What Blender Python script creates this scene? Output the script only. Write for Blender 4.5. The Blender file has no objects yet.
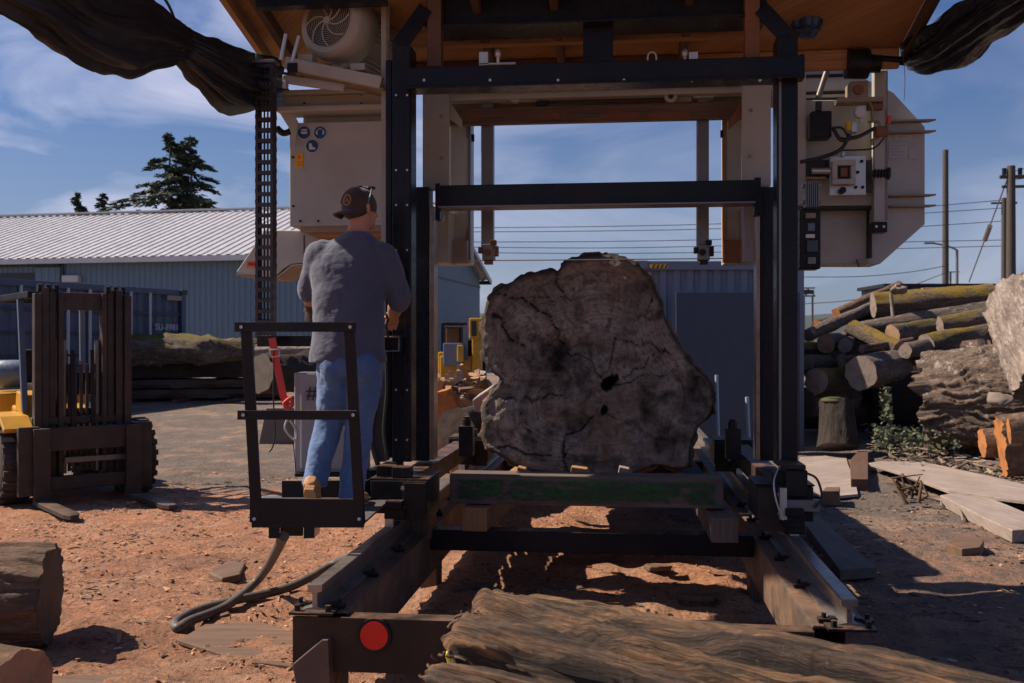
import bpy, bmesh, math, random
from mathutils import Vector, Matrix, noise
from math import sin, cos, pi, radians
random.seed(7)
# ------------------------------------------------------------------ camera, sky, sun
SC = bpy.context.scene
COL = SC.collection
YAW = math.atan(0.111); CA = cos(YAW); SA = sin(YAW); EYE = 1.65; HZ = 345.0; F = 1000.0
cd = bpy.data.cameras.new("camera"); cam = bpy.data.objects.new("camera", cd); COL.objects.link(cam)
cam.location = (0, 0, EYE); cam.rotation_euler = (radians(90), 0, YAW)
cd.sensor_width = 36; cd.lens = 36*F/1024; cd.shift_y = 3.5/1024; cd.clip_start = 0.05; cd.clip_end = 3000
cd.dof.use_dof = True; cd.dof.focus_distance = 5.9; cd.dof.aperture_fstop = 5.0
SC.camera = cam
SUN = Vector((-0.95, 0.06, 1.0)).normalized()
wd = bpy.data.worlds.new("World"); SC.world = wd; wd.use_nodes = True
nt = wd.node_tree; nt.nodes.clear()
def N(t, ty, **k):
    n = t.nodes.new(ty)
    for a, b in k.items(): setattr(n, a, b)
    return n
out = N(nt, 'ShaderNodeOutputWorld'); bg = N(nt, 'ShaderNodeBackground'); bg.inputs[1].default_value = 0.05
sky = N(nt, 'ShaderNodeTexSky', sky_type='NISHITA'); sky.sun_disc = False
sky.sun_elevation = math.asin(SUN.z); sky.sun_rotation = math.atan2(SUN.x, SUN.y); sky.air_density = 1.25; sky.dust_density = 0.9; sky.ozone_density = 2.6
tc = N(nt, 'ShaderNodeTexCoord'); mp = N(nt, 'ShaderNodeMapping'); mp.inputs['Scale'].default_value = (1.6, 1.6, 4.6); mp.inputs['Rotation'].default_value = (0, .35, 0); mp.inputs['Location'].default_value = (3.1, 0.4, 0.1)
nz = N(nt, 'ShaderNodeTexNoise'); nz.inputs['Scale'].default_value = 2.1; nz.inputs['Detail'].default_value = 7; nz.inputs['Roughness'].default_value = .52; nz.inputs['Distortion'].default_value = .8
cr = N(nt, 'ShaderNodeValToRGB'); cr.color_ramp.elements[0].position = .44; cr.color_ramp.elements[1].position = .66
sep = N(nt, 'ShaderNodeSeparateXYZ'); mr = N(nt, 'ShaderNodeMapRange'); mr.inputs[1].default_value = -.02; mr.inputs[2].default_value = .42; mr.inputs[3].default_value = 1.0; mr.inputs[4].default_value = .30
mrx = N(nt, 'ShaderNodeMapRange'); mrx.inputs[1].default_value = -.42; mrx.inputs[2].default_value = .02; mrx.inputs[3].default_value = 1.0; mrx.inputs[4].default_value = .22
mu = N(nt, 'ShaderNodeMath', operation='MULTIPLY'); mu2 = N(nt, 'ShaderNodeMath', operation='MULTIPLY')
mx = N(nt, 'ShaderNodeMixRGB'); mx.inputs[2].default_value = (12.0, 11.6, 13.6, 1)
hz = N(nt, 'ShaderNodeMapRange'); hz.inputs[1].default_value = 0; hz.inputs[2].default_value = .25; hz.inputs[3].default_value = .5; hz.inputs[4].default_value = 0
mx2 = N(nt, 'ShaderNodeMixRGB'); mx2.inputs[2].default_value = (5.0, 5.6, 7.6, 1)
tint = N(nt, 'ShaderNodeMixRGB', blend_type='MULTIPLY'); tint.inputs[0].default_value = 1; tint.inputs[2].default_value = (.52, .66, 1.0, 1)
L = nt.links.new
L(tc.outputs['Generated'], mp.inputs[0]); L(mp.outputs[0], nz.inputs[0]); L(nz.outputs[0], cr.inputs[0]); L(tc.outputs['Generated'], sep.inputs[0])
L(sep.outputs[2], mr.inputs[0]); L(sep.outputs[0], mrx.inputs[0]); L(cr.outputs[0], mu.inputs[0]); L(mr.outputs[0], mu.inputs[1]); L(mu.outputs[0], mu2.inputs[0]); L(mrx.outputs[0], mu2.inputs[1])
L(sky.outputs[0], tint.inputs[1]); L(sep.outputs[2], hz.inputs[0]); L(hz.outputs[0], mx2.inputs[0]); L(tint.outputs[0], mx2.inputs[1])
L(mu2.outputs[0], mx.inputs[0]); L(mx2.outputs[0], mx.inputs[1]); L(mx.outputs[0], bg.inputs[0]); L(bg.outputs[0], out.inputs[0])
sl = bpy.data.lights.new("sun", 'SUN'); sl.energy = 5.0; sl.angle = radians(.55); sl.color = (1, .84, .66)
so = bpy.data.objects.new("sun", sl); COL.objects.link(so); so.rotation_euler = (-SUN).to_track_quat('-Z', 'Y').to_euler(); so.location = (-10, 8, 15)
vs = SC.view_settings; vs.view_transform = 'Standard'; vs.look = 'None'; vs.gamma = 1; vs.use_curve_mapping = False; vs.exposure = 0.66
SC.cycles.max_bounces = 6; SC.cycles.transparent_max_bounces = 10

# ------------------------------------------------------------------ places
def at(px, py, d):                      # point of the place seen along a direction, at its real distance d
    xc = (px-512)/F*d
    return Vector((xc*CA-d*SA, xc*SA+d*CA, EYE-(py-HZ)/F*d))
def C(xc, d, z): return Vector((xc*CA-d*SA, xc*SA+d*CA, z))
def atY(px, py, Y):
    r = (px-512)/F; X = (r*Y*CA-Y*SA)/(CA+r*SA); d = -X*SA+Y*CA
    return Vector((X, Y, EYE-(py-HZ)/F*d))
def atZ(px, py, z=0): return at(px, py, (EYE-z)*F/(py-HZ))
def terrain(x, y):
    t = min(max((y-12)/13, 0), 1); return .36*t*t*(3-2*t)
# ------------------------------------------------------------------ materials
MAT = {}
def ramp(nt, fac, stops):
    r = N(nt, 'ShaderNodeValToRGB'); e = r.color_ramp.elements
    while len(e) < len(stops): e.new(.5)
    for i, (p, c) in enumerate(stops):
        e[i].position = p; e[i].color = (*c, 1) if len(c) == 3 else c
    nt.links.new(fac, r.inputs[0]); return r.outputs[0]
def noi(nt, vec, scale, detail=5, rough=.55, dist=0, mscale=None):
    if mscale:
        m = N(nt, 'ShaderNodeMapping'); m.inputs['Scale'].default_value = mscale; nt.links.new(vec, m.inputs[0]); vec = m.outputs[0]
    n = N(nt, 'ShaderNodeTexNoise'); n.inputs['Scale'].default_value = scale; n.inputs['Detail'].default_value = detail
    n.inputs['Roughness'].default_value = rough; n.inputs['Distortion'].default_value = dist
    nt.links.new(vec, n.inputs[0]); return n.outputs[0]
def mix(nt, f, a, b, mode='MIX'):
    m = N(nt, 'ShaderNodeMixRGB', blend_type=mode)
    for i, v in ((0, f), (1, a), (2, b)):
        if isinstance(v, (int, float)): m.inputs[i].default_value = v
        elif isinstance(v, tuple): m.inputs[i].default_value = (*v, 1)
        else: nt.links.new(v, m.inputs[i])
    return m.outputs[0]
def base(name, rough=.6, metal=0, coord='Object'):
    m = bpy.data.materials.new(name); m.use_nodes = True; nt = m.node_tree; p = nt.nodes['Principled BSDF']
    p.inputs['Roughness'].default_value = rough; p.inputs['Metallic'].default_value = metal
    t = N(nt, 'ShaderNodeTexCoord'); MAT[name] = m
    if coord == 'World':
        g = N(nt, 'ShaderNodeNewGeometry'); return m, nt, p, g.outputs['Position']
    return m, nt, p, t.outputs[coord]
def bump(nt, p, h, strength=.4, dist=.01):
    b = N(nt, 'ShaderNodeBump'); b.inputs['Strength'].default_value = strength; b.inputs['Distance'].default_value = dist
    nt.links.new(h, b.inputs['Height']); nt.links.new(b.outputs[0], p.inputs['Normal'])
def paint(name, col, dirt=(.12, .09, .07), amt=.5, rough=.45, metal=0, scale=3, wear=None, coord='World'):
    m, nt, p, v = base(name, rough, metal, coord)
    n1 = noi(nt, v, scale, 8, .65); n2 = noi(nt, v, scale*9, 6, .6)
    c = mix(nt, ramp(nt, n1, [(.45, (0, 0, 0)), (.8, (amt, amt, amt))]), col, dirt)
    c = mix(nt, ramp(nt, n2, [(.3, (.25,)*3), (.7, (0,)*3)]), c, tuple(x*.7 for x in col))
    if wear:
        n3 = noi(nt, v, scale*4, 10, .75)
        c = mix(nt, ramp(nt, n3, [(.62, (0,)*3), (.68, (.8,)*3)]), c, wear)
    nt.links.new(c, p.inputs['Base Color'])
    nt.links.new(ramp(nt, n2, [(.3, (rough*.75,)*3), (.75, (min(1, rough*1.35),)*3)]), p.inputs['Roughness'])
    if name in TOPD:
        g_ = N(nt, 'ShaderNodeNewGeometry'); s_ = N(nt, 'ShaderNodeSeparateXYZ'); nt.links.new(g_.outputs['Normal'], s_.inputs[0]); ml = N(nt, 'ShaderNodeMath', operation='MULTIPLY'); n5 = noi(nt, v, 7, 8, .7); nt.links.new(s_.outputs[2], ml.inputs[0]); nt.links.new(n5, ml.inputs[1])
        nt.links.new(mix(nt, ramp(nt, ml.outputs[0], [(.40, (0,)*3), (.66, (.6,)*3)]), c, (.26, .15, .095)), p.inputs['Base Color'])
    bump(nt, p, n2, .12, .004); return m
TOPD = ('black_steel', 'black_box', 'brown_steel', 'dust_steel', 'mast_steel', 'grey_timber', 'zinc')
paint('black_steel', (.010, .012, .018), (.05, .040, .034), .35, .30, 0, 2.5, (.03, .026, .026))
paint('black_box', (.011, .012, .016), (.07, .055, .045), .55, .4, 0, 4)
paint('bare_edge', (.33, .27, .23), (.12, .08, .06), .8, .32, .75, 6)
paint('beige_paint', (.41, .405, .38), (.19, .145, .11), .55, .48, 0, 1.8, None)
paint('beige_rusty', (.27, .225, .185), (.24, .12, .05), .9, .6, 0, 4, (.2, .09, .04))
paint('grey_steel', (.19, .185, .19), (.12, .10, .09), .5, .42, .5, 5)
paint('brown_steel', (.030, .024, .022), (.10, .062, .042), .75, .5, .1, 2.2, (.10, .062, .04))
paint('dust_steel', (.095, .07, .055), (.34, .19, .11), .95, .6, .1, 3.2, (.20, .12, .075))
paint('rail_steel', (.33, .30, .28), (.09, .06, .045), .8, .33, .7, 7)
paint('zinc', (.52, .52, .50), (.3, .25, .2), .6, .35, .6, 6)
paint('rust_post', (.10, .05, .03), (.17, .08, .04), .8, .6, 0, 3)
paint('yellow_paint', (.52, .27, .018), (.10, .06, .03), .6, .42, 0, 3, (.09, .06, .035))
paint('mast_steel', (.032, .027, .027), (.11, .07, .05), .7, .55, .2, 5, (.11, .07, .05))
paint('rubber', (.03, .027, .026), (.12, .085, .06), .7, .8, 0, 6)
paint('blue_tank', (.10, .14, .22), (.2, .2, .22), .5, .35, .1, 3)
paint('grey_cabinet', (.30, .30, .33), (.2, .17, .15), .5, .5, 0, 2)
paint('concrete', (.15, .125, .11), (.26, .17, .11), .7, .9, 0, 4)
paint('blue_wall', (.115, .185, .25), (.15, .20, .24), .5, .6, 0, .5)
paint('blue_container', (.05, .07, .125), (.08, .08, .10), .6, .5, 0, .8)
paint('grey_container', (.085, .095, .145), (.11, .10, .11), .6, .5, 0, .8)
paint('pale_container', (.14, .175, .25), (.14, .14, .15), .6, .5, 0, .8)
paint('dark_panel', (.035, .048, .085), (.05, .055, .08), .6, .55, 0, .8)
paint('navy_sheet', (.02, .024, .034), (.05, .05, .06), .6, .5, 0, 1)
paint('white_trim', (.5, .52, .55), (.3, .3, .3), .5, .5, 0, 1)
paint('metal_roof', (.50, .50, .53), (.36, .34, .34), .6, .45, .25, .35)
paint('red_reflector', (.62, .012, .015), (.4, .01, .01), .5, .15, 0, 9)
paint('red_strap', (.62, .06, .05), (.35, .05, .04), .6, .7, 0, 9)
paint('orange_sticker', (.8, .14, .03), (.5, .1, .03), .4, .5, 0, 9)
paint('yellow_sticker', (.75, .42, .02), (.5, .3, .03), .4, .5, 0, 9)
paint('blue_sticker', (.012, .06, .19), (.02, .05, .12), .3, .35, 0, 9)
paint('white_sticker', (.6, .6, .6), (.4, .38, .36), .4, .4, 0, 9)
paint('paper', (.42, .41, .43), (.3, .28, .26), .4, .6, 0, 20)
paint('black_ink', (.01, .01, .01), (.02, .02, .02), .2, .5, 0, 9)
paint('hose_rubber', (.075, .065, .062), (.20, .14, .10), .7, .6, 0, 7)
paint('cable', (.015, .015, .017), (.05, .04, .035), .5, .5, 0, 9)
paint('plastic_chain', (.022, .017, .024), (.06, .05, .05), .6, .45, 0, 9)
paint('tan_leather', (.42, .22, .10), (.2, .12, .07), .7, .75, 0, 14)
paint('green_paint', (.02, .16, .04), (.08, .07, .05), .8, .8, 0, 9)
paint('yellow_string', (.6, .55, .02), (.4, .35, .05), .4, .8, 0, 9)
paint('skin', (.46, .22, .14), (.40, .17, .10), .5, .55, 0, 8, coord='Object')
paint('hair', (.035, .022, .016), (.06, .04, .03), .5, .6, 0, 30, coord='Object')
paint('glove', (.05, .035, .03), (.12, .07, .045), .8, .85, 0, 14, coord='Object')
paint('brass', (.3, .2, .1), (.15, .1, .06), .7, .4, .6, 9)
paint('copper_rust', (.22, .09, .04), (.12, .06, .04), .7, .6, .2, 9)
paint('blue_tarp', (.015, .05, .13), (.03, .07, .14), .5, .4, 0, 5)
paint('dark_glass', (.02, .022, .028), (.05, .05, .05), .3, .12, 0, 5)
paint('blue_pipe', (.30, .42, .55), (.3, .36, .42), .5, .4, 0, 5)
paint('pole_wood', (.06, .05, .045), (.09, .075, .06), .7, .85, 0, 2)
def cloth(name, col, col2, scale, sheen=.2, weave=900, rough=.85):
    m, nt, p, v = base(name, rough)
    n1 = noi(nt, v, scale, 6, .6); n2 = noi(nt, v, weave, 2, .5)
    nt.links.new(mix(nt, ramp(nt, n1, [(.35, (0,)*3), (.7, (1,)*3)]), col, col2), p.inputs['Base Color'])
    p.inputs['Sheen Weight'].default_value = sheen
    ad = N(nt, 'ShaderNodeMath', operation='MULTIPLY_ADD'); ad.inputs[1].default_value = .12; nt.links.new(n2, ad.inputs[0])
    n3 = noi(nt, v, 14, 4, .5, .8, (1, 1, 1.9)); nt.links.new(n3, ad.inputs[2])
    bump(nt, p, ad.outputs[0], .35, .02); return m
for n_ in ('black_steel', 'black_box', 'brown_steel'): MAT[n_].node_tree.nodes['Principled BSDF'].inputs['Specular IOR Level'].default_value = .18
cloth('shirt', (.050, .060, .105), (.068, .076, .125), 6, .25)
cloth('jeans', (.045, .10, .24), (.10, .18, .36), 5, .2)
cloth('cap_brown', (.035, .022, .02), (.05, .032, .028), 9, .2)
cloth('cap_lit_tan', (.17, .115, .095), (.12, .08, .07), 9, .2)  # paler cap cloth, sunlight on the left side put into its colour
cloth('shade_cloth', (.005, .007, .012), (.016, .018, .030), 5, .0, 300, .55)
cloth('black_plastic', (.006, .008, .016), (.012, .014, .026), 7, .0, 60, .28)
def wood(name, c1, c2, c3, scale=1, rough=.75, bstr=.3, axis=(1.2, 14, 14)):
    m, nt, p, v = base(name, rough, 0, 'UV')
    n1 = noi(nt, v, 3*scale, 7, .6, 1.0, (2.2, .25, 1)); n2 = noi(nt, v, 20*scale, 6, .65, .4, (3.2, .12, 1)); n3 = noi(nt, v, 2.2, 5, .6)
    c = mix(nt, ramp(nt, n1, [(.3, (0,)*3), (.7, (1,)*3)]), c1, c2)
    c = mix(nt, ramp(nt, n2, [(.45, (0,)*3), (.62, (.75,)*3)]), c, c3)
    c = mix(nt, ramp(nt, n3, [(.4, (0,)*3), (.75, (.5,)*3)]), c, c3)
    nt.links.new(c, p.inputs['Base Color']); bump(nt, p, n2, bstr, .006); return m
wood('plywood', (.36, .18, .075), (.44, .24, .11), (.22, .095, .035))
wood('fresh_timber', (.42, .24, .11), (.34, .18, .08), (.20, .10, .05))
wood('dark_timber', (.13, .065, .04), (.10, .05, .03), (.05, .03, .02))
wood('grey_timber', (.17, .13, .11), (.12, .09, .075), (.055, .042, .036))
wood('pale_plank', (.36, .30, .27), (.29, .24, .215), (.17, .13, .11))
wood('brown_timber', (.20, .115, .07), (.14, .08, .05), (.06, .038, .028))
wood('stack_timber', (.10, .062, .048), (.075, .05, .042), (.035, .024, .02))
m, nt, p, v = base('weather_wood', .85, 0, 'UV')
n1 = noi(nt, v, 1, 8, .7, .6, (30, 1.6, 1)); n2 = noi(nt, v, 1, 8, .75, .3, (110, 5, 1)); n3 = noi(nt, v, 1, 7, .65, 1.0, (5, 1.4, 1)); n4 = noi(nt, v, 60, 6, .7)
c = mix(nt, ramp(nt, n3, [(.42, (0,)*3), (.60, (1,)*3)]), (.13, .083, .06), (.38, .21, .105))
c = mix(nt, ramp(nt, n1, [(.43, (.95,)*3), (.53, (0,)*3)]), c, (.026, .018, .015))
c = mix(nt, ramp(nt, n2, [(.38, (.8,)*3), (.55, (0,)*3)]), c, (.045, .03, .023))
c = mix(nt, ramp(nt, n4, [(.60, (0,)*3), (.72, (.5,)*3)]), c, (.36, .29, .24))
nt.links.new(c, p.inputs['Base Color']); a = N(nt, 'ShaderNodeMath', operation='MULTIPLY_ADD'); a.inputs[1].default_value = 1.5; nt.links.new(n1, a.inputs[0]); nt.links.new(n2, a.inputs[2]); bump(nt, p, a.outputs[0], 1.0, .03)
def bark(name, c1, c2, c3, moss=0, mosscol=(.24, .155, .014), fine=1, lichen=0):
    m, nt, p, v = base(name, .9, 0, 'UV')
    n1 = noi(nt, v, 7*fine, 8, .65, .8, (1.6, .45, 1)); n2 = noi(nt, v, 26*fine, 7, .7, .5, (1.3, .5, 1)); n3 = noi(nt, v, 1.6, 5, .6)
    c = mix(nt, ramp(nt, n1, [(.38, (0,)*3), (.62, (1,)*3)]), c3, c1)
    c = mix(nt, ramp(nt, n2, [(.42, (.9,)*3), (.6, (0,)*3)]), c, c3)
    c = mix(nt, ramp(nt, n3, [(.4, (0,)*3), (.7, (.75,)*3)]), c, c2)
    if lichen:
        n5 = noi(nt, v, 6, 6, .7); c = mix(nt, ramp(nt, n5, [(.58, (0,)*3), (.63, (lichen,)*3)]), c, (.38, .35, .31))
    if moss:
        g = N(nt, 'ShaderNodeNewGeometry'); s = N(nt, 'ShaderNodeSeparateXYZ'); nt.links.new(g.outputs['Normal'], s.inputs[0])
        n4 = noi(nt, v, 2.4, 6, .7); a = N(nt, 'ShaderNodeMath', operation='MULTIPLY_ADD'); a.inputs[1].default_value = .19; nt.links.new(s.outputs[2], a.inputs[0]); nt.links.new(n4, a.inputs[2])
        c = mix(nt, ramp(nt, a.outputs[0], [(.54, (0,)*3), (.66, (moss,)*3)]), c, mix(nt, n2, tuple(x*.3 for x in mosscol), mosscol))
    nt.links.new(c, p.inputs['Base Color'])
    a = N(nt, 'ShaderNodeMath', operation='ADD'); nt.links.new(n1, a.inputs[0]); nt.links.new(n2, a.inputs[1]); bump(nt, p, a.outputs[0], .9, .03); return m
bark('bark_brown', (.29, .175, .115), (.20, .12, .08), (.055, .034, .024))
bark('bark_grey', (.22, .175, .15), (.16, .12, .10), (.045, .034, .03), 0, lichen=.5)
bark('bark_moss', (.19, .145, .12), (.13, .095, .075), (.03, .023, .02), 1)
bark('bark_moss_light', (.21, .165, .14), (.15, .115, .095), (.035, .027, .023), .8, (.17, .13, .015), lichen=.5)
bark('bark_rough', (.25, .185, .15), (.18, .125, .095), (.05, .036, .03), 0, lichen=.8)
bark('bark_pale', (.44, .38, .34), (.33, .27, .23), (.13, .095, .08), 0, fine=.8)
bark('bark_dark', (.06, .042, .033), (.045, .03, .024), (.018, .014, .012), 0)
bark('bark_root', (.26, .15, .085), (.19, .10, .055), (.05, .032, .022), 0)
def cutend(name, c1, c2, dark, crack=.4, rings=30):
    m, nt, p, v = base(name, .8, 0, 'UV')
    w = N(nt, 'ShaderNodeTexWave', wave_type='RINGS', rings_direction='Z'); w.inputs['Scale'].default_value = rings; w.inputs['Distortion'].default_value = 3; w.inputs['Detail'].default_value = 3
    nt.links.new(v, w.inputs[0]); n1 = noi(nt, v, 5, 7, .65); n2 = noi(nt, v, 22, 6, .7)
    c = mix(nt, ramp(nt, w.outputs[1], [(.3, (0,)*3), (.8, (.6,)*3)]), c1, c2)
    c = mix(nt, ramp(nt, n1, [(.48, (0,)*3), (.7, (crack+.3,)*3)]), c, dark)
    c = mix(nt, ramp(nt, n2, [(.55, (0,)*3), (.68, (crack,)*3)]), c, dark)
    nt.links.new(c, p.inputs['Base Color']); bump(nt, p, n2, .5, .008); return m
cutend('cut_tan', (.36, .22, .14), (.28, .16, .10), (.14, .085, .055))
cutend('cut_grey', (.24, .19, .165), (.18, .14, .12), (.08, .06, .05))
cutend('cut_orange', (.44, .175, .05), (.33, .12, .035), (.16, .06, .025), .5)
cutend('cut_dark', (.09, .07, .06), (.07, .052, .045), (.03, .023, .02))
# weathered face of the great log, cracks and rot come from the mesh attribute
m, nt, p, v = base('log_face', .85)
n1 = noi(nt, v, 3.0, 9, .68, .5); n2 = noi(nt, v, 26, 8, .7); n3 = noi(nt, v, 7, 8, .7, .6)
at_ = N(nt, 'ShaderNodeAttribute'); at_.attribute_name = 'rot'
w = N(nt, 'ShaderNodeAttribute'); w.attribute_name = 'pol'
rad = noi(nt, w.outputs['Vector'], 1.0, 6, .7, 0, (46, 2.5, 1))
c = mix(nt, ramp(nt, n1, [(.34, (0,)*3), (.66, (1,)*3)]), (.15, .128, .118), (.44, .385, .345))
c = mix(nt, ramp(nt, n3, [(.50, (0,)*3), (.62, (.85,)*3)]), c, (.075, .056, .048))
c = mix(nt, ramp(nt, rad, [(.48, (0,)*3), (.70, (.6,)*3)]), c, (.42, .36, .32))
c = mix(nt, ramp(nt, n2, [(.36, (.75,)*3), (.50, (0,)*3)]), c, (.07, .056, .052))
rg = noi(nt, w.outputs['Vector'], 1.0, 5, .65, .3, (3.5, 42, 1)); c = mix(nt, ramp(nt, rg, [(.36, (.55,)*3), (.52, (0,)*3)]), c, (.085, .066, .058))
wn = noi(nt, v, 1.9, 6, .65, .8); c = mix(nt, ramp(nt, wn, [(.50, (0,)*3), (.66, (.5,)*3)]), c, (.20, .12, .075))
c = mix(nt, ramp(nt, at_.outputs['Fac'], [(.05, (0,)*3), (.75, (.95,)*3)]), c, (.016, .013, .011))
nt.links.new(c, p.inputs['Base Color'])
a = N(nt, 'ShaderNodeMath', operation='ADD'); nt.links.new(n2, a.inputs[0]); nt.links.new(rad, a.inputs[1]); bump(nt, p, a.outputs[0], .7, .02)
# ground
m, nt, p, v = base('ground_mix', .95, 0, 'World')
n1 = noi(nt, v, .5, 8, .68); n2 = noi(nt, v, 3.5, 9, .72, .4); n3 = noi(nt, v, 34, 8, .75); n4 = noi(nt, v, 9, 8, .7, .8)
sp = N(nt, 'ShaderNodeSeparateXYZ'); nt.links.new(v, sp.inputs[0])
sd = N(nt, 'ShaderNodeAttribute'); sd.attribute_name = 'dust'
asph = mix(nt, ramp(nt, n2, [(.3, (0,)*3), (.7, (1,)*3)]), (.12, .098, .088), (.225, .180, .155))
saw = mix(nt, ramp(nt, n4, [(.3, (0,)*3), (.65, (1,)*3)]), (.32, .135, .072), (.56, .275, .155))
ad = N(nt, 'ShaderNodeMath', operation='ADD'); mm = N(nt, 'ShaderNodeMath', operation='MULTIPLY_ADD'); mm.inputs[1].default_value = .9; mm.inputs[2].default_value = -.45
nt.links.new(n2, mm.inputs[0]); nt.links.new(mm.outputs[0], ad.inputs[0]); nt.links.new(sd.outputs['Fac'], ad.inputs[1])
c = mix(nt, ramp(nt, ad.outputs[0], [(.28, (0,)*3), (.60, (1,)*3)]), asph, saw)
n6 = noi(nt, v, 1.3, 7, .65, .6); c = mix(nt, ramp(nt, n6, [(.50, (0,)*3), (.70, (.75,)*3)]), c, (.52, .33, .22))
c = mix(nt, ramp(nt, n1, [(.50, (0,)*3), (.70, (.6,)*3)]), c, (.13, .085, .065))
n7 = noi(nt, v, 2.6, 9, .75, 1.2, (.6, 1.6, 1)); c = mix(nt, ramp(nt, n7, [(.56, (0,)*3), (.66, (.6,)*3)]), c, (.15, .07, .04))
c = mix(nt, ramp(nt, n3, [(.36, (.8,)*3), (.50, (0,)*3)]), c, (.075, .045, .035))
nt.links.new(c, p.inputs['Base Color'])
a = N(nt, 'ShaderNodeMath', operation='MULTIPLY_ADD'); a.inputs[1].default_value = 2.0; nt.links.new(n4, a.inputs[0]); nt.links.new(n3, a.inputs[2]); bump(nt, p, a.outputs[0], 1.0, .035)
# colour from attribute (loose chips, leaves)
def attrmat(name, rough=.85, trans=0):
    m, nt, p, v = base(name, rough); a = N(nt, 'ShaderNodeAttribute'); a.attribute_name = 'tone'; nt.links.new(a.outputs['Color'], p.inputs['Base Color']); return m
attrmat('chips'); attrmat('leaf')
# ------------------------------------------------------------------ mesh helpers
ORI = {}
def smoothstep(a, b, x):
    t = min(max((x-a)/(b-a), 0), 1); return t*t*(3-2*t)
class MB:
    def __init__(s): s.v = []; s.f = []; s.sm = []; s.uv = {}
    def add(s, vs, fs, smooth=False, uvs=None):
        o = len(s.v); s.v += [Vector(v) for v in vs]
        for i, f in enumerate(fs):
            s.f.append([o+k for k in f]); s.sm.append(smooth)
            if uvs: s.uv[len(s.f)-1] = [uvs[k] for k in f] if not isinstance(uvs[0], list) else uvs[i]
        return s
    def box(s, a, b):                                  # axis-aligned, two corners
        x0, x1 = sorted((a[0], b[0])); y0, y1 = sorted((a[1], b[1])); z0, z1 = sorted((a[2], b[2]))
        return s.obox(Vector(((x0+x1)/2, (y0+y1)/2, (z0+z1)/2)), (x1-x0, y1-y0, z1-z0))
    def obox(s, c, size, M=None):
        M = M or Matrix.Identity(3); hx, hy, hz = [q/2 for q in size]
        P = [(-hx,-hy,-hz),(hx,-hy,-hz),(hx,hy,-hz),(-hx,hy,-hz),(-hx,-hy,hz),(hx,-hy,hz),(hx,hy,hz),(-hx,hy,hz)]
        fs = [(0,3,2,1),(4,5,6,7),(0,1,5,4),(1,2,6,5),(2,3,7,6),(3,0,4,7)]
        ax = max(range(3), key=lambda i: size[i]); r = random.random()*7
        def uv(q, n):
            oth = [i for i in range(3) if i != ax]
            if abs(n[ax]) > .5: return (q[oth[0]]+r, q[oth[1]]*.3)
            o = [i for i in oth if abs(n[i]) < .5][0]
            return (q[o]+r+n[(o+1) % 3], q[ax]+r)
        ns = [(0,0,-1),(0,0,1),(0,-1,0),(1,0,0),(0,1,0),(-1,0,0)]
        uvs = [[uv(P[k], ns[i]) for k in f] for i, f in enumerate(fs)]
        return s.add([M @ Vector(p)+Vector(c) for p in P], fs, False, uvs)
    def bar(s, p0, p1, w, h, up=(0, 0, 1), off=(0, 0)):
        p0 = Vector(p0); p1 = Vector(p1); y = (p1-p0).normalized(); up = Vector(up)
        if abs(y.dot(up)) > .98: up = Vector((0, 1, 0))
        x = y.cross(up).normalized(); z = x.cross(y)
        M = Matrix((x, y, z)).transposed()
        return s.obox((p0+p1)/2+x*off[0]+z*off[1], (w, (p1-p0).length, h), M)
    def tube(s, pts, r, n=10, caps=True, smooth=True, u=None):
        pts = [Vector(p) for p in pts]; R = r if isinstance(r, (list, tuple)) else [r]*len(pts)
        vs = []; fs = []; X = None; L = 0; uvs = []
        for i, p in enumerate(pts):
            t = (pts[min(i+1, len(pts)-1)]-pts[max(i-1, 0)]).normalized()
            if X is None: X = t.cross(Vector(u) if u else (Vector((0, 0, 1)) if abs(t.z) < .9 else Vector((0, 1, 0)))).normalized()
            else: X = (X-t*X.dot(t)).normalized()
            Y = t.cross(X); rr = R[i]
            if i: L += (p-pts[i-1]).length
            if not isinstance(rr, (tuple, list)): rr = (rr, rr)
            for k in range(n):
                a = 2*pi*k/n; vs.append(p+X*cos(a)*rr[0]+Y*sin(a)*rr[1])
        for i in range(len(pts)-1):
            for k in range(n): fs.append((i*n+k, i*n+(k+1) % n, (i+1)*n+(k+1) % n, (i+1)*n+k))
        s.add(vs, fs, smooth)
        if caps: s.add(vs[:n], [tuple(range(n-1, -1, -1))]); s.add(vs[-n:], [tuple(range(n))])
        return s
    def cyl(s, p0, p1, r, n=16, r1=None, smooth=True): return s.tube([p0, p1], [r, r if r1 is None else r1], n, True, smooth)
    def prism(s, pts, ext):                            # polygon (3D points, any plane) extruded by vector
        n = len(pts); pts = [Vector(p) for p in pts]; e = Vector(ext); vs = pts+[p+e for p in pts]
        nn = sum(((pts[i]-pts[0]).cross(pts[(i+1) % n]-pts[0]) for i in range(n)), Vector())
        flip = nn.dot(e) < 0
        fs = [tuple(range(n))[::-1], tuple(range(n, 2*n))]+[(i, (i+1) % n, n+(i+1) % n, n+i) for i in range(n)]
        if flip: fs = [f[::-1] for f in fs]
        uvs = [[((q-pts[0]).x+(q-pts[0]).y, (q-pts[0]).z) for q in (vs[k] for k in f)] for f in fs]
        return s.add(vs, fs, False, uvs)
    def rings(s, R, n=24, smooth=True, caps=True):     # R: (centre, u vector, v vector)
        vs = []; fs = []
        for c, u, v in R:
            for k in range(n):
                a = 2*pi*k/n; vs.append(Vector(c)+Vector(u)*cos(a)+Vector(v)*sin(a))
        for i in range(len(R)-1):
            for k in range(n): fs.append((i*n+k, i*n+(k+1) % n, (i+1)*n+(k+1) % n, (i+1)*n+k))
        s.add(vs, fs, smooth)
        if caps: s.add(vs[:n], [tuple(range(n-1, -1, -1))], smooth); s.add(vs[-n:], [tuple(range(n))], smooth)
        return s
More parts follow.
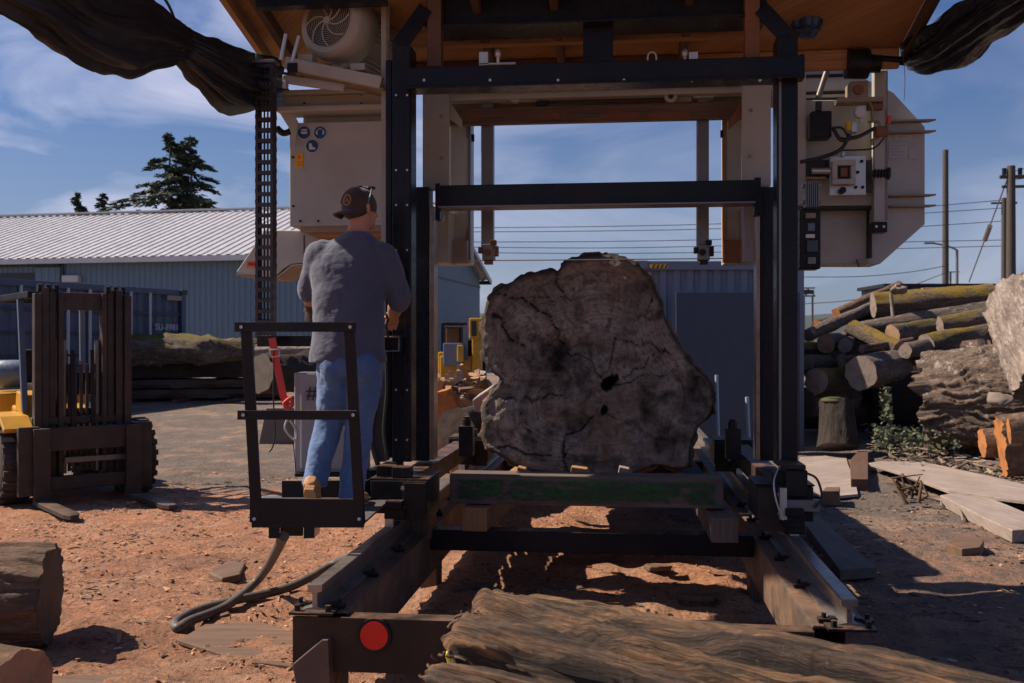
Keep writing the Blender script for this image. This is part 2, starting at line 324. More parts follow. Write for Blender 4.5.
    def ball(s, c, r, n=16, m=10):
        if not isinstance(r, (tuple, list)): r = (r,)*3
        c = Vector(c); R = []
        for i in range(m+1):
            t = pi*(i+.02)/(m+.04); R.append((c+Vector((0, 0, -r[2]*cos(t))), Vector((r[0]*sin(t), 0, 0)), Vector((0, r[1]*sin(t), 0))))
        return s.rings(R, n)
    def xf(s, M):
        s.v = [M @ v for v in s.v]; return s
def obj(name, mb, mat, parent=None, bev=0, label=None, cat=None, group=None, kind=None, mods=None, org=None):
    vs = mb.v
    if parent is None:
        if org is None:
            xs = [v.x for v in vs]; ys = [v.y for v in vs]; org = Vector(((min(xs)+max(xs))/2, (min(ys)+max(ys))/2, min(v.z for v in vs)))
            if kind == 'structure': org = Vector()
        org = Vector(org); loc = Vector(org)
    else: org = ORI[parent.name]; loc = Vector()
    me = bpy.data.meshes.new(name); me.from_pydata([v-org for v in vs], [], mb.f)
    me.polygons.foreach_set('use_smooth', mb.sm)
    if mb.uv:
        ul = me.uv_layers.new(name='UVMap'); d = ul.data
        for fi, uvs in mb.uv.items():
            st = me.polygons[fi].loop_start
            for k, q in enumerate(uvs): d[st+k].uv = q[:2]
    me.materials.append(MAT[mat] if isinstance(mat, str) else mat)
    o = bpy.data.objects.new(name, me); COL.objects.link(o); o.location = loc
    if parent: o.parent = parent
    ORI[o.name] = org
    if bev:
        b = o.modifiers.new('bevel', 'BEVEL'); b.width = bev; b.segments = 2; b.limit_method = 'ANGLE'; b.angle_limit = radians(40)
    if label: o['label'] = label
    if cat: o['category'] = cat
    if group: o['group'] = group
    if kind: o['kind'] = kind
    return o
def thing(name, label, cat, loc=(0, 0, 0), rz=0, group=None, local=False):
    o = bpy.data.objects.new(name, None); COL.objects.link(o); o.location = loc; o.rotation_euler = (0, 0, rz); o.empty_display_size = .1
    o['label'] = label; o['category'] = cat
    if group: o['group'] = group
    ORI[o.name] = Vector() if local else Vector(loc); return o
def pbox(x0, y0, x1, y1, Y, dy, mb=None):              # a box whose front face lies at distance Y along the rails
    a = atY(x0, y0, Y); b = atY(x1, y1, Y); return (mb or MB()).box((a.x, Y, a.z), (b.x, Y+dy, b.z))
def ppoly(pts, Y, dy, mb=None): return (mb or MB()).prism([atY(x, y, Y) for x, y in pts], (0, dy, 0))
def pcyl(x, y, r, Y, dy, mb=None, n=20, r1=None):
    c = atY(x, y, Y); return (mb or MB()).cyl(c, c+Vector((0, dy, 0)), r, n, r1)
def ptube(pts, r, mb=None, n=8): return (mb or MB()).tube(smooth_path([atY(*q) for q in pts]), r, n)
def smooth_path(P, k=6):
    P = [Vector(p) for p in P]
    if len(P) < 3: return P
    o = []
    for i in range(len(P)-1):
        a = P[max(i-1, 0)]; b = P[i]; c = P[i+1]; d = P[min(i+2, len(P)-1)]
        for j in range(k):
            t = j/k; o.append(.5*((2*b)+(c-a)*t+(2*a-5*b+4*c-d)*t*t+(3*b-a-3*c+d)*t**3))
    o.append(P[-1]); return o
def fb(p, o=4): return noise.fractal(Vector(p), 1.0, 2.0, o)
def log_mesh(p0, p1, r0, r1, seed=0, seg=28, nl=20, groove=.02, lump=.06, sq=1.0, bend=0, end_noise=.01):
    p0 = Vector(p0); p1 = Vector(p1); t = (p1-p0).normalized(); Lg = (p1-p0).length
    up = Vector((0, 0, 1)) if abs(t.z) < .9 else Vector((0, 1, 0)); X = t.cross(up).normalized(); Y = X.cross(t)
    mb = MB(); vs = []; caps = []; ph = seed*3.7
    for i in range(nl+1):
        s = i/nl; r = r0+(r1-r0)*s; c = p0+t*Lg*s+X*bend*sin(pi*s)+Y*bend*.5*sin(pi*s+1)
        for k in range(seg):
            a = 2*pi*k/seg; q = Vector((cos(a)*1.6+ph, sin(a)*1.6, s*Lg*.7/max(r0, .1)*.35))
            rr = r*(1+lump*2*fb(q, 3))
            aw = a+.25*fb((s*Lg*1.6, cos(a)+ph, sin(a)), 3); g = fb((cos(aw)*r*24+ph, sin(aw)*r*24, s*Lg*2.4+seed), 5); rr += groove*g-groove*1.3*abs(noise.noise(Vector((cos(aw)*r*15, sin(aw)*r*15, s*Lg*1.6+ph))))-groove*.6*abs(noise.noise(Vector((cos(aw)*r*36, sin(aw)*r*36, s*Lg*5+ph))))
            e = Vector()
            if i in (0, nl): e = t*end_noise*fb((cos(a)*3+ph, sin(a)*3, seed), 3)
            vs.append(c+X*cos(a)*rr+Y*sin(a)*rr*sq+e)
    fs = []; uvs = []
    for i in range(nl):
        for k in range(seg):
            fs.append((i*seg+k, i*seg+(k+1) % seg, (i+1)*seg+(k+1) % seg, (i+1)*seg+k)[::-1])
            u0 = k/seg*2*pi*r0; u1 = (k+1)/seg*2*pi*r0; v0 = i/nl*Lg; v1 = (i+1)/nl*Lg
            uvs.append([(u0+seed, v0), (u1+seed, v0), (u1+seed, v1), (u0+seed, v1)][::-1])
    mb.add(vs, fs, True, uvs)
    ends = []
    for i, sg in ((0, -1), (nl, 1)):
        ring = vs[i*seg:(i+1)*seg]; c = sum(ring, Vector())/seg; E = MB(); V = []; U = []; nr = 5
        for j in range(nr):
            f = 1-j/nr
            mr_ = sum((q-c).length for q in ring)/seg
            for q in ring:
                d = q-c
                if j and end_noise < .1: d = d-t*d.dot(t)
                if j: d = d.lerp(d.normalized()*mr_*.93, min(1, j*.6)) if sq < 1.1 else d
                V.append(c+d*f+t*sg*(.002+(.006*noise.noise(q*9*f+Vector((seed, 0, 0))) if j else 0))); U.append((d.dot(X)*f, d.dot(Y)*f))
        V.append(c+t*sg*.002); U.append((0, 0)); FS = []
        for j in range(nr-1):
            for k in range(seg): FS.append((j*seg+k, j*seg+(k+1) % seg, (j+1)*seg+(k+1) % seg, (j+1)*seg+k))
        for k in range(seg): FS.append(((nr-1)*seg+k, (nr-1)*seg+(k+1) % seg, nr*seg))
        if sg > 0: FS = [f[::-1] for f in FS]
        if sg < 0: pass
        E.add(V, FS, True, U); ends.append(E)
    return mb, ends
def make_log(name, label, p0, p1, r0, r1, mat, emat, group=None, cat='log', ends=(1, 1), **k):
    mb, E = log_mesh(p0, p1, r0, r1, **k)
    o = obj(name, mb, mat, label=label, cat=cat, group=group)
    for i in (0, 1):
        if ends[i]: obj('cut_end', E[i], emat, o)
    return o
def text_mb(txt, size, depth=.002):
    cu = bpy.data.curves.new('t', 'FONT'); cu.body = txt; cu.size = size; cu.extrude = depth; cu.align_x = 'CENTER'; cu.align_y = 'CENTER'
    o = bpy.data.objects.new('t', cu); COL.objects.link(o); dg = bpy.context.evaluated_depsgraph_get(); me = bpy.data.meshes.new_from_object(o.evaluated_get(dg))
    mb = MB(); mb.add([v.co.copy() for v in me.vertices], [tuple(p.vertices) for p in me.polygons])
    bpy.data.objects.remove(o); bpy.data.curves.remove(cu); bpy.data.meshes.remove(me); return mb
FACE = Matrix(((1, 0, 0), (0, 0, 1), (0, 1, 0))).to_4x4()   # text plane xy -> xz facing -Y
FACE = Matrix.Rotation(radians(90), 4, 'X')
# ------------------------------------------------------------------ the ground
def axis(dense0, dense1, step, far):
    a = []; x = dense0
    while x < dense1: a.append(x); x += step
    s = step; l = []; x = dense0
    while x > -far: s *= 1.16; x -= s; l.append(x)
    s = step; r = []; x = dense1
    while x < far: r.append(x); s *= 1.16; x += s
    return l[::-1]+a+r
GX = axis(-6.5, 6.0, .045, 420); GY = axis(3.2, 13.5, .045, 700)
def dustf(x, y):
    left = smoothstep(2.0, -1.5, x); v = .74*left+.30
    v -= .85*smoothstep(8.6, 11.6, y+.9*fb((x*.5, y*.5, 4), 3))*(1 if x < 1.5 else .6); v -= .25*smoothstep(-5.0, -9, x)*smoothstep(6, 9, y)
    if -1.3 < x < .9: v += .12
    if x > 1.1: v += .10*smoothstep(13, 7, y)
    return max(v, 0)
def hgt(x, y):
    z = terrain(x, y)
    if -12 < x < 12 and 1 < y < 22:
        k = 1 if y < 9 else .6
        z += k*(.035*fb((x*.7, y*.7, 1), 3)+.034*fb((x*2.2, y*3.2, 5), 5))
        rg = max(0, .36-abs(noise.noise(Vector((x*1.9+3, y*4.4, 2))))) if x < 1 else 0
        z += .09*rg*smoothstep(10.5, 7, y)
        if -1.2 < x < .8: z += .07*max(0, fb((x*1.7, y*1.7, 9), 4)+.25)*smoothstep(4.5, 6, y)
        if y < 13.5: z += .007*fb((x*14, y*14, 3), 2)
    return z
vs = [(x, y, hgt(x, y)) for y in GY for x in GX]; nx = len(GX)
fs = [(j*nx+i, j*nx+i+1, (j+1)*nx+i+1, (j+1)*nx+i) for j in range(len(GY)-1) for i in range(nx-1)]
g = obj('ground', MB().add(vs, fs, True), 'ground_mix', kind='structure')
at_ = g.data.attributes.new('dust', 'FLOAT', 'POINT'); at_.data.foreach_set('value', [dustf(v[0], v[1]) for v in vs])
# loose chips, bark flakes and splinters
def scatter(name, label, n, area, smin, smax, cols, seed, lift=.006):
    R = random.Random(seed); mb = MB(); tone = []
    for i in range(n):
        x, y = area(R)
        while fb((x*1.1, y*1.3, seed), 3) < R.uniform(-.35, .35): x, y = area(R)
        z = hgt(x, y)+lift*R.random()+.003; s = R.uniform(smin, smax)*(2.2 if R.random() < .06 else 1); a = R.uniform(0, pi); w = s*R.uniform(.15, .5)
        T = Matrix.Translation((x, y, z)) @ Matrix.Rotation(a, 4, 'Z') @ Matrix.Rotation(R.gauss(0, .22), 4, 'X') @ Matrix.Rotation(R.gauss(0, .18), 4, 'Y')
        h = s*.07+.002
        P = [(-s, -w*R.uniform(.2, 1), 0), (s*R.uniform(.5, 1), -w, 0), (s, w*R.uniform(.1, 1), 0), (-s*R.uniform(.3, 1), w, 0)]
        V = [T @ Vector(p) for p in P]+[T @ Vector((p[0]*.85, p[1]*.85, h)) for p in P]
        mb.add(V, [(4, 5, 6, 7), (0, 1, 5, 4), (1, 2, 6, 5), (2, 3, 7, 6), (3, 0, 4, 7)]); c = R.choice(cols); k = R.uniform(.7, 1.25); tone += [(c[0]*k, c[1]*k, c[2]*k, 1)]*8
    o = obj(name, mb, 'chips', kind='stuff', label=label, cat='wood chips', org=(0, 0, 0)); ca = o.data.color_attributes.new('tone', 'FLOAT_COLOR', 'POINT')
    ca.data.foreach_set('color', [q for t in tone for q in t]); return o
CH = [(.40, .20, .11), (.30, .14, .08), (.16, .08, .05), (.10, .06, .04), (.48, .30, .19), (.07, .045, .035)]
scatter('wood_chips', 'loose bark chips and sawdust flakes strewn over the orange ground', 8000, lambda R: (R.uniform(-5.5, 1.2), 3.3+9*R.random()**1.5), .007, .026, CH, 3)
scatter('bark_litter', 'dark bark litter and splinters scattered on the trampled ground right of the track', 5200, lambda R: (R.uniform(1.1, 7.5), 4+10*R.random()), .009, .03, CH[2:]+[(.13, .09, .07)]*2, 4)
# ------------------------------------------------------------------ the track
RL, RR = -1.365, .946
tr = thing('sawmill_track', 'low steel sawmill track with two crane rails running away under the gantry', 'rail track', (-.2, 4.35, .03))
Y0, Y1 = 4.36, 13.2
for X, inn, outr in ((RL, -1.22, -1.46), (RR, .80, 1.04)):
    s = 1 if inn > X else -1
    mb = MB().box((inn, Y0, .448), (outr, Y1, .46)).box((inn, Y0+.02, .20), (inn-s*.012, Y1, .4475)).box((inn, Y0+.02, .185), (inn-s*.15, Y1, .1995)).box((X-.006, Y0+.03, .2), (X+.006, Y1, .4475))
    obj('beam', mb, 'dust_steel', tr, .003)
    P = [(-.062, .4605), (.062, .4605), (.062, .472), (.012, .484), (.012, .545), (.033, .552), (.035, .578), (.03, .582), (-.03, .582), (-.035, .578), (-.033, .552), (-.012, .545), (-.012, .484), (-.062, .472)]
    rl = obj('rail', MB().prism([(X+a, Y0-.03, b) for a, b in P], (0, Y1-Y0, 0)), 'rail_steel', tr, .002)
    y = Y0+.05
    while y < 11:
        for sd in (-1, 1):
            cx = X+sd*.085
            mb = MB().obox((cx, y, .471), (.06, .045, .02)).cyl((cx+sd*.005, y, .478), (cx+sd*.005, y, .502), .011, 6, smooth=False).obox((X+sd*.055, y, .481), (.03, .04, .012))
            if y < 8: obj('rail_clip', mb, 'black_box', tr, .002)
        y += .62
    obj('end_plate', MB().obox((X, Y0-.04, .466), (.2, .10, .012)).cyl((X-.07, Y0-.06, .472), (X-.07, Y0-.06, .50), .014, 6, smooth=False).cyl((X+.07, Y0-.06, .472), (X+.07, Y0-.06, .50), .014, 6, smooth=False), 'black_box', tr, .002)
    obj('leg', MB().box((X-.1, Y0+(.03 if X < 0 else .5), .02), (X+.1, Y0+(.17 if X < 0 else .66), .184)), 'grey_timber' if X > 0 else 'brown_timber', tr, .004)
    for yy in (6.6, 9.3): obj('leg', MB().box((inn-s*.02, yy, -.02), (inn-s*.20, yy+.2, .184)), 'brown_timber', tr, .004)
obj('cross_beam', MB().box((-1.46, Y0-.05, .205), (.80, Y0-.036, .445)).box((-1.46, Y0-.036, .205), (.80, Y0+.05, .217)).box((-1.21, Y0-.0355, .433), (.80, Y0+.05, .4445)), 'brown_steel', tr, .002)
ref = obj('reflector', pcyl(374, 636, .062, Y0-.0665, .012, n=32), 'red_reflector', tr)
obj('bezel', MB().rings([(atY(374, 636, Y0-.0625), (r, 0, 0), (0, 0, r)) for r in (.062, .076)], 32, caps=False).rings([(atY(374, 636, Y0-.0625)+Vector((0, y, 0)), (.076, 0, 0), (0, 0, .076)) for y in (0, .012)], 32, caps=False), 'black_box', ref)
for yy in (6.27, 8.2, 10.2, 12.2): obj('cross_beam', MB().box((-1.218, yy, .345), (.798, yy+.15, .475)), 'black_steel' if yy < 7 else 'brown_steel', tr, .004)
obj('foot_channel', MB().prism([atY(297, 690, 4.25), atY(292, 665, 4.25), atY(322, 640, 4.25), atY(328, 640, 4.25), atY(330, 690, 4.25)], (0, .12, 0)), 'dust_steel', tr, .003)
def timber(name, label, a, b, w, h, mat, group=None, cat='timber', bev=.006):
    mb = MB().bar(a, b, w, h); return obj(name, mb, mat, None, bev, label, cat, group)
timber('bunk_timber', 'grey bunk timber with its square end facing out beside the right rail', (.60, 6.02, .553), (.55, 8.9, .553), .16, .15, 'grey_timber')
timber('bunk_timber', 'brown bunk timber slanting in beside the left rail under the log', (-.93, 6.22, .553), (-.80, 8.9, .553), .16, .15, 'fresh_timber')
gb = timber('green_timber', 'weathered square timber daubed with green paint lying across before the big log', (-1.10, 6.42, .73), (.62, 6.36, .735), .20, .19, 'grey_timber', cat='timber')
R = random.Random(5); mb = MB()
m, nt, p, v = base('green_daub', .85, 0, 'World'); n1 = noi(nt, v, 13, 8, .75, .3, (.5, 1, 1.4)); n2 = noi(nt, v, 3, 6, .6)
nt.links.new(mix(nt, ramp(nt, n2, [(.42, (.7,)*3), (.62, (.15,)*3)]), (.015, .12, .03), (.05, .085, .04)), p.inputs['Base Color']); nt.links.new(ramp(nt, n1, [(.44, (0,)*3), (.56, (.9,)*3)]), p.inputs['Alpha'])
obj('paint_daub', MB().prism([(-1.04, 6.305, .665), (.56, 6.248, .665), (.56, 6.248, .80), (-1.04, 6.305, .79)], (0, -.002, 0)), 'green_daub', gb)
for px0, px1, py0, py1, Y, lb in ((402, 428, 496, 510, 6.2, 'small sawn block standing under the left bogie, upper of two'), (402, 430, 511, 540, 6.2, 'thicker sawn block carrying the smaller one under the left bogie')):
    obj('wood_block', pbox(px0, py0, px1, py1, Y, .22), 'brown_timber' if py0 > 500 else 'fresh_timber', None, .005, lb, 'wood block')
# ------------------------------------------------------------------ the great log
OUT = [(482,330),(483,314),(487,300),(495,290),(508,282),(522,275),(540,270),(553,269),(558,270),(562,263),(574,256),(590,253.5),(604,253),(618,255),(630,259),(641,266),(651,278),(658,292),(664,308),(668,322),(676,336),(684,350),(692,362),(702,371),(711,382),(715,396),(714,410),(708,420),(698,428),(694,440),(691,456),(690,468),(676,470),(660,466),(644,470),(628,476),(606,479),(586,480),(566,477),(550,474),(534,472),(515,466),(498,455),(484,446),(482,425),(483,405),(491,392),(499,380),(490,371),(481,355)]
YL = 7.5
def outline(n):
    P = [atY(x, y, YL) for x, y in OUT]; P2 = [Vector((p.x, p.z)) for p in P]; n0 = len(P2); D = []
    Q = P2+[P2[0]]; seglen = [(Q[i+1]-Q[i]).length for i in range(n0)]; T = sum(seglen); o = []; i = 0; acc = 0
    for k in range(n):
        s = T*k/n
        while acc+seglen[i] < s: acc += seglen[i]; i += 1
        t = (s-acc)/seglen[i]; a, b, c_, d = P2[i-1], P2[i], P2[(i+1) % n0], P2[(i+2) % n0]
        o.append(.5*((2*b)+(c_-a)*t+(2*a-5*b+4*c_-d)*t*t+(3*b-a-3*c_+d)*t**3))
    return o
nO = 280; O2 = outline(nO); pith = atY(609, 384, YL); pc = Vector((pith.x, pith.z))
def p2(x, y): q = atY(x, y, YL); return Vector((q.x, q.z))
CR = [([(p2(500, 294)), p2(520, 300), p2(540, 312), p2(556, 330), p2(566, 345)], .013), ([p2(486, 316), p2(497, 322), p2(510, 334), p2(522, 346)], .012), ([p2(554, 269), p2(553, 280), p2(562, 292)], .010),
      ([p2(610, 372), p2(613, 350), p2(622, 338)], .007), ([p2(622, 338), p2(648, 343), p2(672, 356)], .006), ([p2(618, 384), p2(650, 374), p2(676, 367)], .006), ([p2(622, 378), p2(645, 365), p2(660, 352)], .005),
      ([p2(484, 394), p2(505, 400), p2(530, 400), p2(560, 392)], .008), ([p2(520, 408), p2(528, 420), p2(536, 428)], .008), ([p2(566, 476), p2(566, 450), p2(572, 430), p2(590, 415)], .011), ([p2(600, 415), p2(618, 420), p2(640, 430), p2(668, 448)], .006), ([p2(497, 452), p2(520, 448), p2(548, 456)], .010), ([p2(560, 350), p2(590, 360), p2(602, 378)], .006), ([p2(512, 300), p2(540, 296), p2(580, 300)], .003), ([p2(652, 300), p2(640, 312), p2(648, 330)], .006)]
def segd(p, a, b):
    ab = b-a; t = max(0, min(1, (p-a).dot(ab)/ab.length_squared)); return (p-(a+ab*t)).length
HOLES = [(p2(610, 383), .063, .30), (p2(604, 413), .030, .08)]
ROT = [(p2(703, 392), .10, .20, .05), (p2(560, 352), .34, .16, .03), (p2(500, 440), .12, .10, .02), (p2(590, 462), .4, .06, .015), (p2(652, 410), .16, .22, .02), (p2(575, 420), .20, .10, .012), (p2(549, 350), .21, .11, .05), (p2(690, 400), .15, .30, .02), (p2(560, 385), .3, .1, .012), (p2(668, 440), .16, .16, .015), (p2(540, 440), .14, .12, .015), (p2(640, 290), .1, .06, .01), (p2(652, 318), .12, .05, .012)]
def face_at(q, f):
    d = 0; rot = 0; w = Vector((fb((q.x*5, q.y*5, 1), 5), fb((q.x*5, q.y*5, 7), 5)))*.060; qq = q+w
    for pl, wd_ in CR:
        m_ = min(segd(qq, pl[i], pl[i+1]) for i in range(len(pl)-1)); wd_ = wd_*.62; k = smoothstep(wd_*1.3, wd_*.2, m_); d += k*wd_*4; rot = max(rot, k*.95); rot = max(rot, .30*smoothstep(wd_*9, 0, m_)*(.6+.8*fb((q.x*11, q.y*11, 6), 4)))
    for c_, r, dp in HOLES:
        k = smoothstep(r*1.1, r*.75, (qq-c_).length); d += dp*k; rot = max(rot, k)
    for c_, rx, ry, dp in ROT:
        e = math.hypot((qq.x-c_.x)/rx, (qq.y-c_.y)/ry)+.5*fb((q.x*9, q.y*9, 3), 4); k = smoothstep(1.25, .35, e); d += dp*k*(.8+.8*fb((q.x*22, q.y*22, 4), 3)); rot = max(rot, k*(.42+.5*fb((q.x*9, q.y*9, 14), 6)))
    sm = .040*fb((q.x*2.6, q.y*2.6, 2), 5)+.010*fb((q.x*18, q.y*18, 2), 5)
    e = smoothstep(.96, 1.0, f); rot = max(rot, .85*smoothstep(.93+.04*fb((q.x*5, q.y*5, 33), 3), 1.0, f))
    return d-sm+.03*smoothstep(.97, 1, f)**2, rot
mb = MB(); V = []; FS = []; rots = []; pol = []; nR = 95
for j in range(nR+1):
    f = 1-j/nR
    for k in range(nO):
        q = pc+(O2[k]-pc)*f
        if j == 0: q = q+Vector((fb((q.x*14, q.y*14, 3), 3), fb((q.x*14, q.y*14, 8), 3)))*.018
        dy, rt = face_at(q, f); V.append((q.x, YL+dy, q.y)); rots.append(rt); a = 2*pi*k/nO; pol.append((abs((k/nO*2) % 2-1), f*.9, 0))
rim = [V[k] for k in range(nO)]
for j in range(nR):
    for k in range(nO): FS.append((j*nO+k, (j+1)*nO+k, (j+1)*nO+(k+1) % nO, j*nO+(k+1) % nO))
big = thing('giant_log', 'giant old maple log with cracked dark end grain resting on the sawmill bed', 'log', (pith.x, YL+2, .64))
fo = obj('cut_face', MB().add(V, FS, True), 'log_face', big)
a1 = fo.data.attributes.new('rot', 'FLOAT', 'POINT'); a1.data.foreach_set('value', rots)
a2 = fo.data.attributes.new('pol', 'FLOAT_VECTOR', 'POINT'); a2.data.foreach_set('vector', [c for p_ in pol for c in p_])
V = []; FS = []; UV = []; nl = 60; LEN = 4.2
for i in range(nl+1):
    s = i/nl; y = YL+.0+LEN*s**1.15
    for k in range(nO):
        q = Vector((rim[k][0], rim[k][2])); n_ = (q-pc).normalized(); sh = 1-.16*s
        g_ = (.05*fb((q.x*9, y*1.6, q.y*9), 4)-.03*abs(noise.noise(Vector((q.x*13, y*2.2, q.y*13)))))*(smoothstep(0, .03, s)) if i else 0
        q = pc+(q-pc)*sh+n_*(g_+.015*smoothstep(0, .02, s)); z = max(q.y, .655) if i > 6 else q.y
        V.append((q.x, (y if i else rim[k][1]), z))
for i in range(nl):
    for k in range(nO):
        FS.append((i*nO+k, i*nO+(k+1) % nO, (i+1)*nO+(k+1) % nO, (i+1)*nO+k)); UV.append([(k*.02, i*.07), (k*.02+.02, i*.07), (k*.02+.02, i*.07+.07), (k*.02, i*.07+.07)])
bk = obj('bark', MB().add(V, FS, True, UV), 'bark_brown', big)
obj('far_end', MB().add(V[-nO:], [tuple(range(nO))]), 'cut_grey', big)
# ------------------------------------------------------------------ the gantry
gan = thing('sawmill_gantry', 'tall black steel sawmill gantry straddling the track on four wheel bogies', 'sawmill gantry', (-.2, 6.1, .58))
def G(name, mb, mat='black_steel', bev=.004, par=None): return obj(name, mb, mat, par or gan, bev)
def postch(x0, x1, ytop, ybot, Y, dy, side):           # H-section upright
    a = atY(x0, ytop, Y); b = atY(x1, ybot, Y); w = (b.x-a.x)
    return MB().box((a.x, Y, a.z), (b.x, Y+.012, b.z)).box((a.x, Y+dy-.012, a.z), (b.x, Y+dy, b.z)).box((a.x+w*.5-.006, Y+.0125, a.z), (a.x+w*.5+.006, Y+dy-.0125, b.z)).box((a.x, Y+.0125, a.z), (a.x+.01, Y+dy-.0125, b.z)).box((b.x-.01, Y+.0125, a.z), (b.x, Y+dy-.0125, b.z))
fl = G('post', postch(392, 411, 46, 462, 6.0, .16, 1)); G('flange', pbox(404.5, 50, 409.5, 460, 5.985, .012), 'black_steel', .002, fl)
for y in (95, 170, 205, 250, 300, 390, 440):
    for x in (407, 396): obj('bolt', pcyl(x, y, .007, 5.977, .01, n=6), 'zinc', fl)
fr = G('post', postch(777, 798, 36, 466, 6.0, .16, 1)); G('edge_strip', pbox(779, 70, 781.5, 462, 5.988, .011), 'grey_steel', .001, fr)
for Y, x0, x1, ex0, ex1 in ((6.78, 412.5, 429, 429.4, 434), (6.78, 760.5, 776.5, 756.4, 760)):
    q = G('post', postch(x0, x1, 187, 461, Y, .15, 1)); G('guide_rail', pbox(ex0, 206, ex1, 460, Y-.02, .14), 'bare_edge', .002, q)
q = G('post', pbox(385.5, 60, 391.6, 458, 6.06, .1)); q = G('post', pbox(374, 330, 385, 462, 6.3, .08), 'grey_steel')
G('crossbeam', MB().box((-1.31, 5.93, 3.205), (1.03, 5.998, 3.325)), 'black_steel', .004)
cbm = G('lower_flange', MB().box((-1.30, 5.90, 3.190), (1.02, 6.06, 3.2045)), 'black_steel')
for x in (490, 558, 624, 692, 760, 424): obj('bolt', pcyl(x, 80, .009, 5.915, .014, n=6), 'zinc', cbm)
mc = G('crossbeam', MB().box((-1.235, 6.70, 2.585), (.855, 6.778, 2.735)))
G('lower_lip', MB().box((-1.235, 6.62, 2.572), (.855, 6.80, 2.584)), 'grey_steel', .002, mc)
G('end_bracket', MB().box((-1.27, 6.70, 2.50), (-1.236, 6.777, 2.75))); G('end_bracket', MB().box((.856, 6.70, 2.50), (.90, 6.777, 2.75)))
# upper works
G('header_beam', MB().box((-1.22, 6.15, 3.63), (.86, 6.30, 4.02)), 'black_steel'); G('header_flange', MB().box((-1.22, 6.08, 3.612), (.86, 6.37, 3.629)))
G('centre_block', pbox(583, 24, 613, 66, 6.2, .2))
G('roof_prop', pbox(427, -40, 441, 66, 6.07, .08), 'rust_post'); G('roof_prop', pbox(745, -40, 760, 62, 6.07, .08), 'copper_rust')
G('top_brace', MB().bar(atY(762, 10, 6.1), atY(792, 42, 6.05), .10, .09), 'black_steel'); G('top_brace', MB().bar(atY(425, 10, 6.1), atY(398, 48, 6.05), .10, .09))
for x in (485, 494): pass
for i, x in enumerate((487, 697)):
    mb = pbox(x-8, 52, x+1, 65, 6.02, .05); 
    c = atY(x+(11 if i == 0 else -12), 64, 6.05); mb.tube([c, c+Vector((0, 0, .04)), c+Vector((0, 0, .05)), c+Vector((0, 0, .075)), c+Vector((0, 0, .09))], [.012, .012, .02, .02, .008], 10); mb.obox(c+Vector((0, 0, -.004)), (.22, .06, .008))
    G('lifting_bracket', mb, 'zinc', .001)
G('shackle', ptube([(648, 64, 6.03), (648, 55, 6.03), (652, 52, 6.03), (656, 55, 6.03), (656, 64, 6.03)], .006), 'zinc', 0)
for Y, k in ((5.78, 0), (8.45, 1)):
    for X, s in ((RL, -1), (RR+.01, 1)):
        xa, xb = (X-.12, X+.22) if s < 0 else (X-.20, X+.11); bg_ = G('bogie', MB().box((xa, Y, .655), (xb, Y+.42, .85)).box((xa-.01, Y+.01, .851), (xb+.01, Y+.38, .862)).obox((X+(.06 if s < 0 else -.05), Y+.07, .895), (.11, .10, .065)), 'black_box', .006)
        obj('wheel', MB().cyl((X-.04, Y+.2, .672), (X+.04, Y+.2, .672), .088, 28), 'grey_steel', bg_)
        obj('scraper', MB().obox((X, Y-.02, .62), (.05, .02, .11)), 'zinc', bg_, .002)
        obj('end_plate', MB().box((X+(.08 if s < 0 else -.195), Y-.014, .62 if s < 0 else .60), (X+(.215 if s < 0 else -.03), Y-.001, .84)), 'brown_steel', bg_, .003)
        obj('hinge_block', MB().obox((X+(.04 if s < 0 else -.01), Y-.055, .72), (.10, .08, .045)).obox((X+(.04 if s < 0 else -.01), Y-.04, .665), (.12, .05, .06)), 'black_box', bg_, .004)
        for zz in (.70, .81): obj('bolt', MB().cyl((X+s*-.08, Y-.024, zz), (X+s*-.08, Y-.014, zz), .013, 6, smooth=False), 'zinc', bg_)
    if k == 0: pass
for X in (RL, RR+.01): G('side_beam', MB().box((X-.07, 6.21, .70), (X+.07, 8.44, .83)), 'brown_steel', .005)
for X, s in ((RL+.17, 1), (RR-.13, -1)):
    c = Vector((X, 7.6, .86)); q = G('buffer_cylinder', MB().box((X-.055, 7.55, .80), (X+.055, 7.66, 1.03)).cyl((X, 7.6, 1.031), (X, 7.6, 1.08), .035, 14).cyl((X, 7.6, 1.081), (X, 7.6, 1.10), .026, 14), 'black_box', .004)
# drive unit, junction boxes and cables on the right front bogie
G('drive_motor', pbox(786, 470, 808, 498, 5.75, .3).xf(Matrix.Identity(4)), 'black_box', .01)
G('motor_plate', pbox(786, 500, 820, 512, 5.72, .05), 'grey_steel', .003); G('gearbox', pbox(788, 514, 806, 535, 5.74, .22), 'black_box', .012)
G('white_bracket', pbox(780, 488, 787, 520, 5.70, .04), 'zinc', .002)
G('motor_lid', pbox(783, 465, 806, 469.6, 5.73, .34), 'brown_steel', .003)
G('sensor_cable', ptube([(783, 520, 5.69), (776, 500, 5.69), (774, 480, 5.72), (780, 466, 5.78)], .005), 'zinc', 0)
G('motor_cable', ptube([(806, 473, 5.76), (816, 478, 5.72), (821, 490, 5.7), (821, 500, 5.7), (814, 508, 5.7)], .007), 'cable', 0)
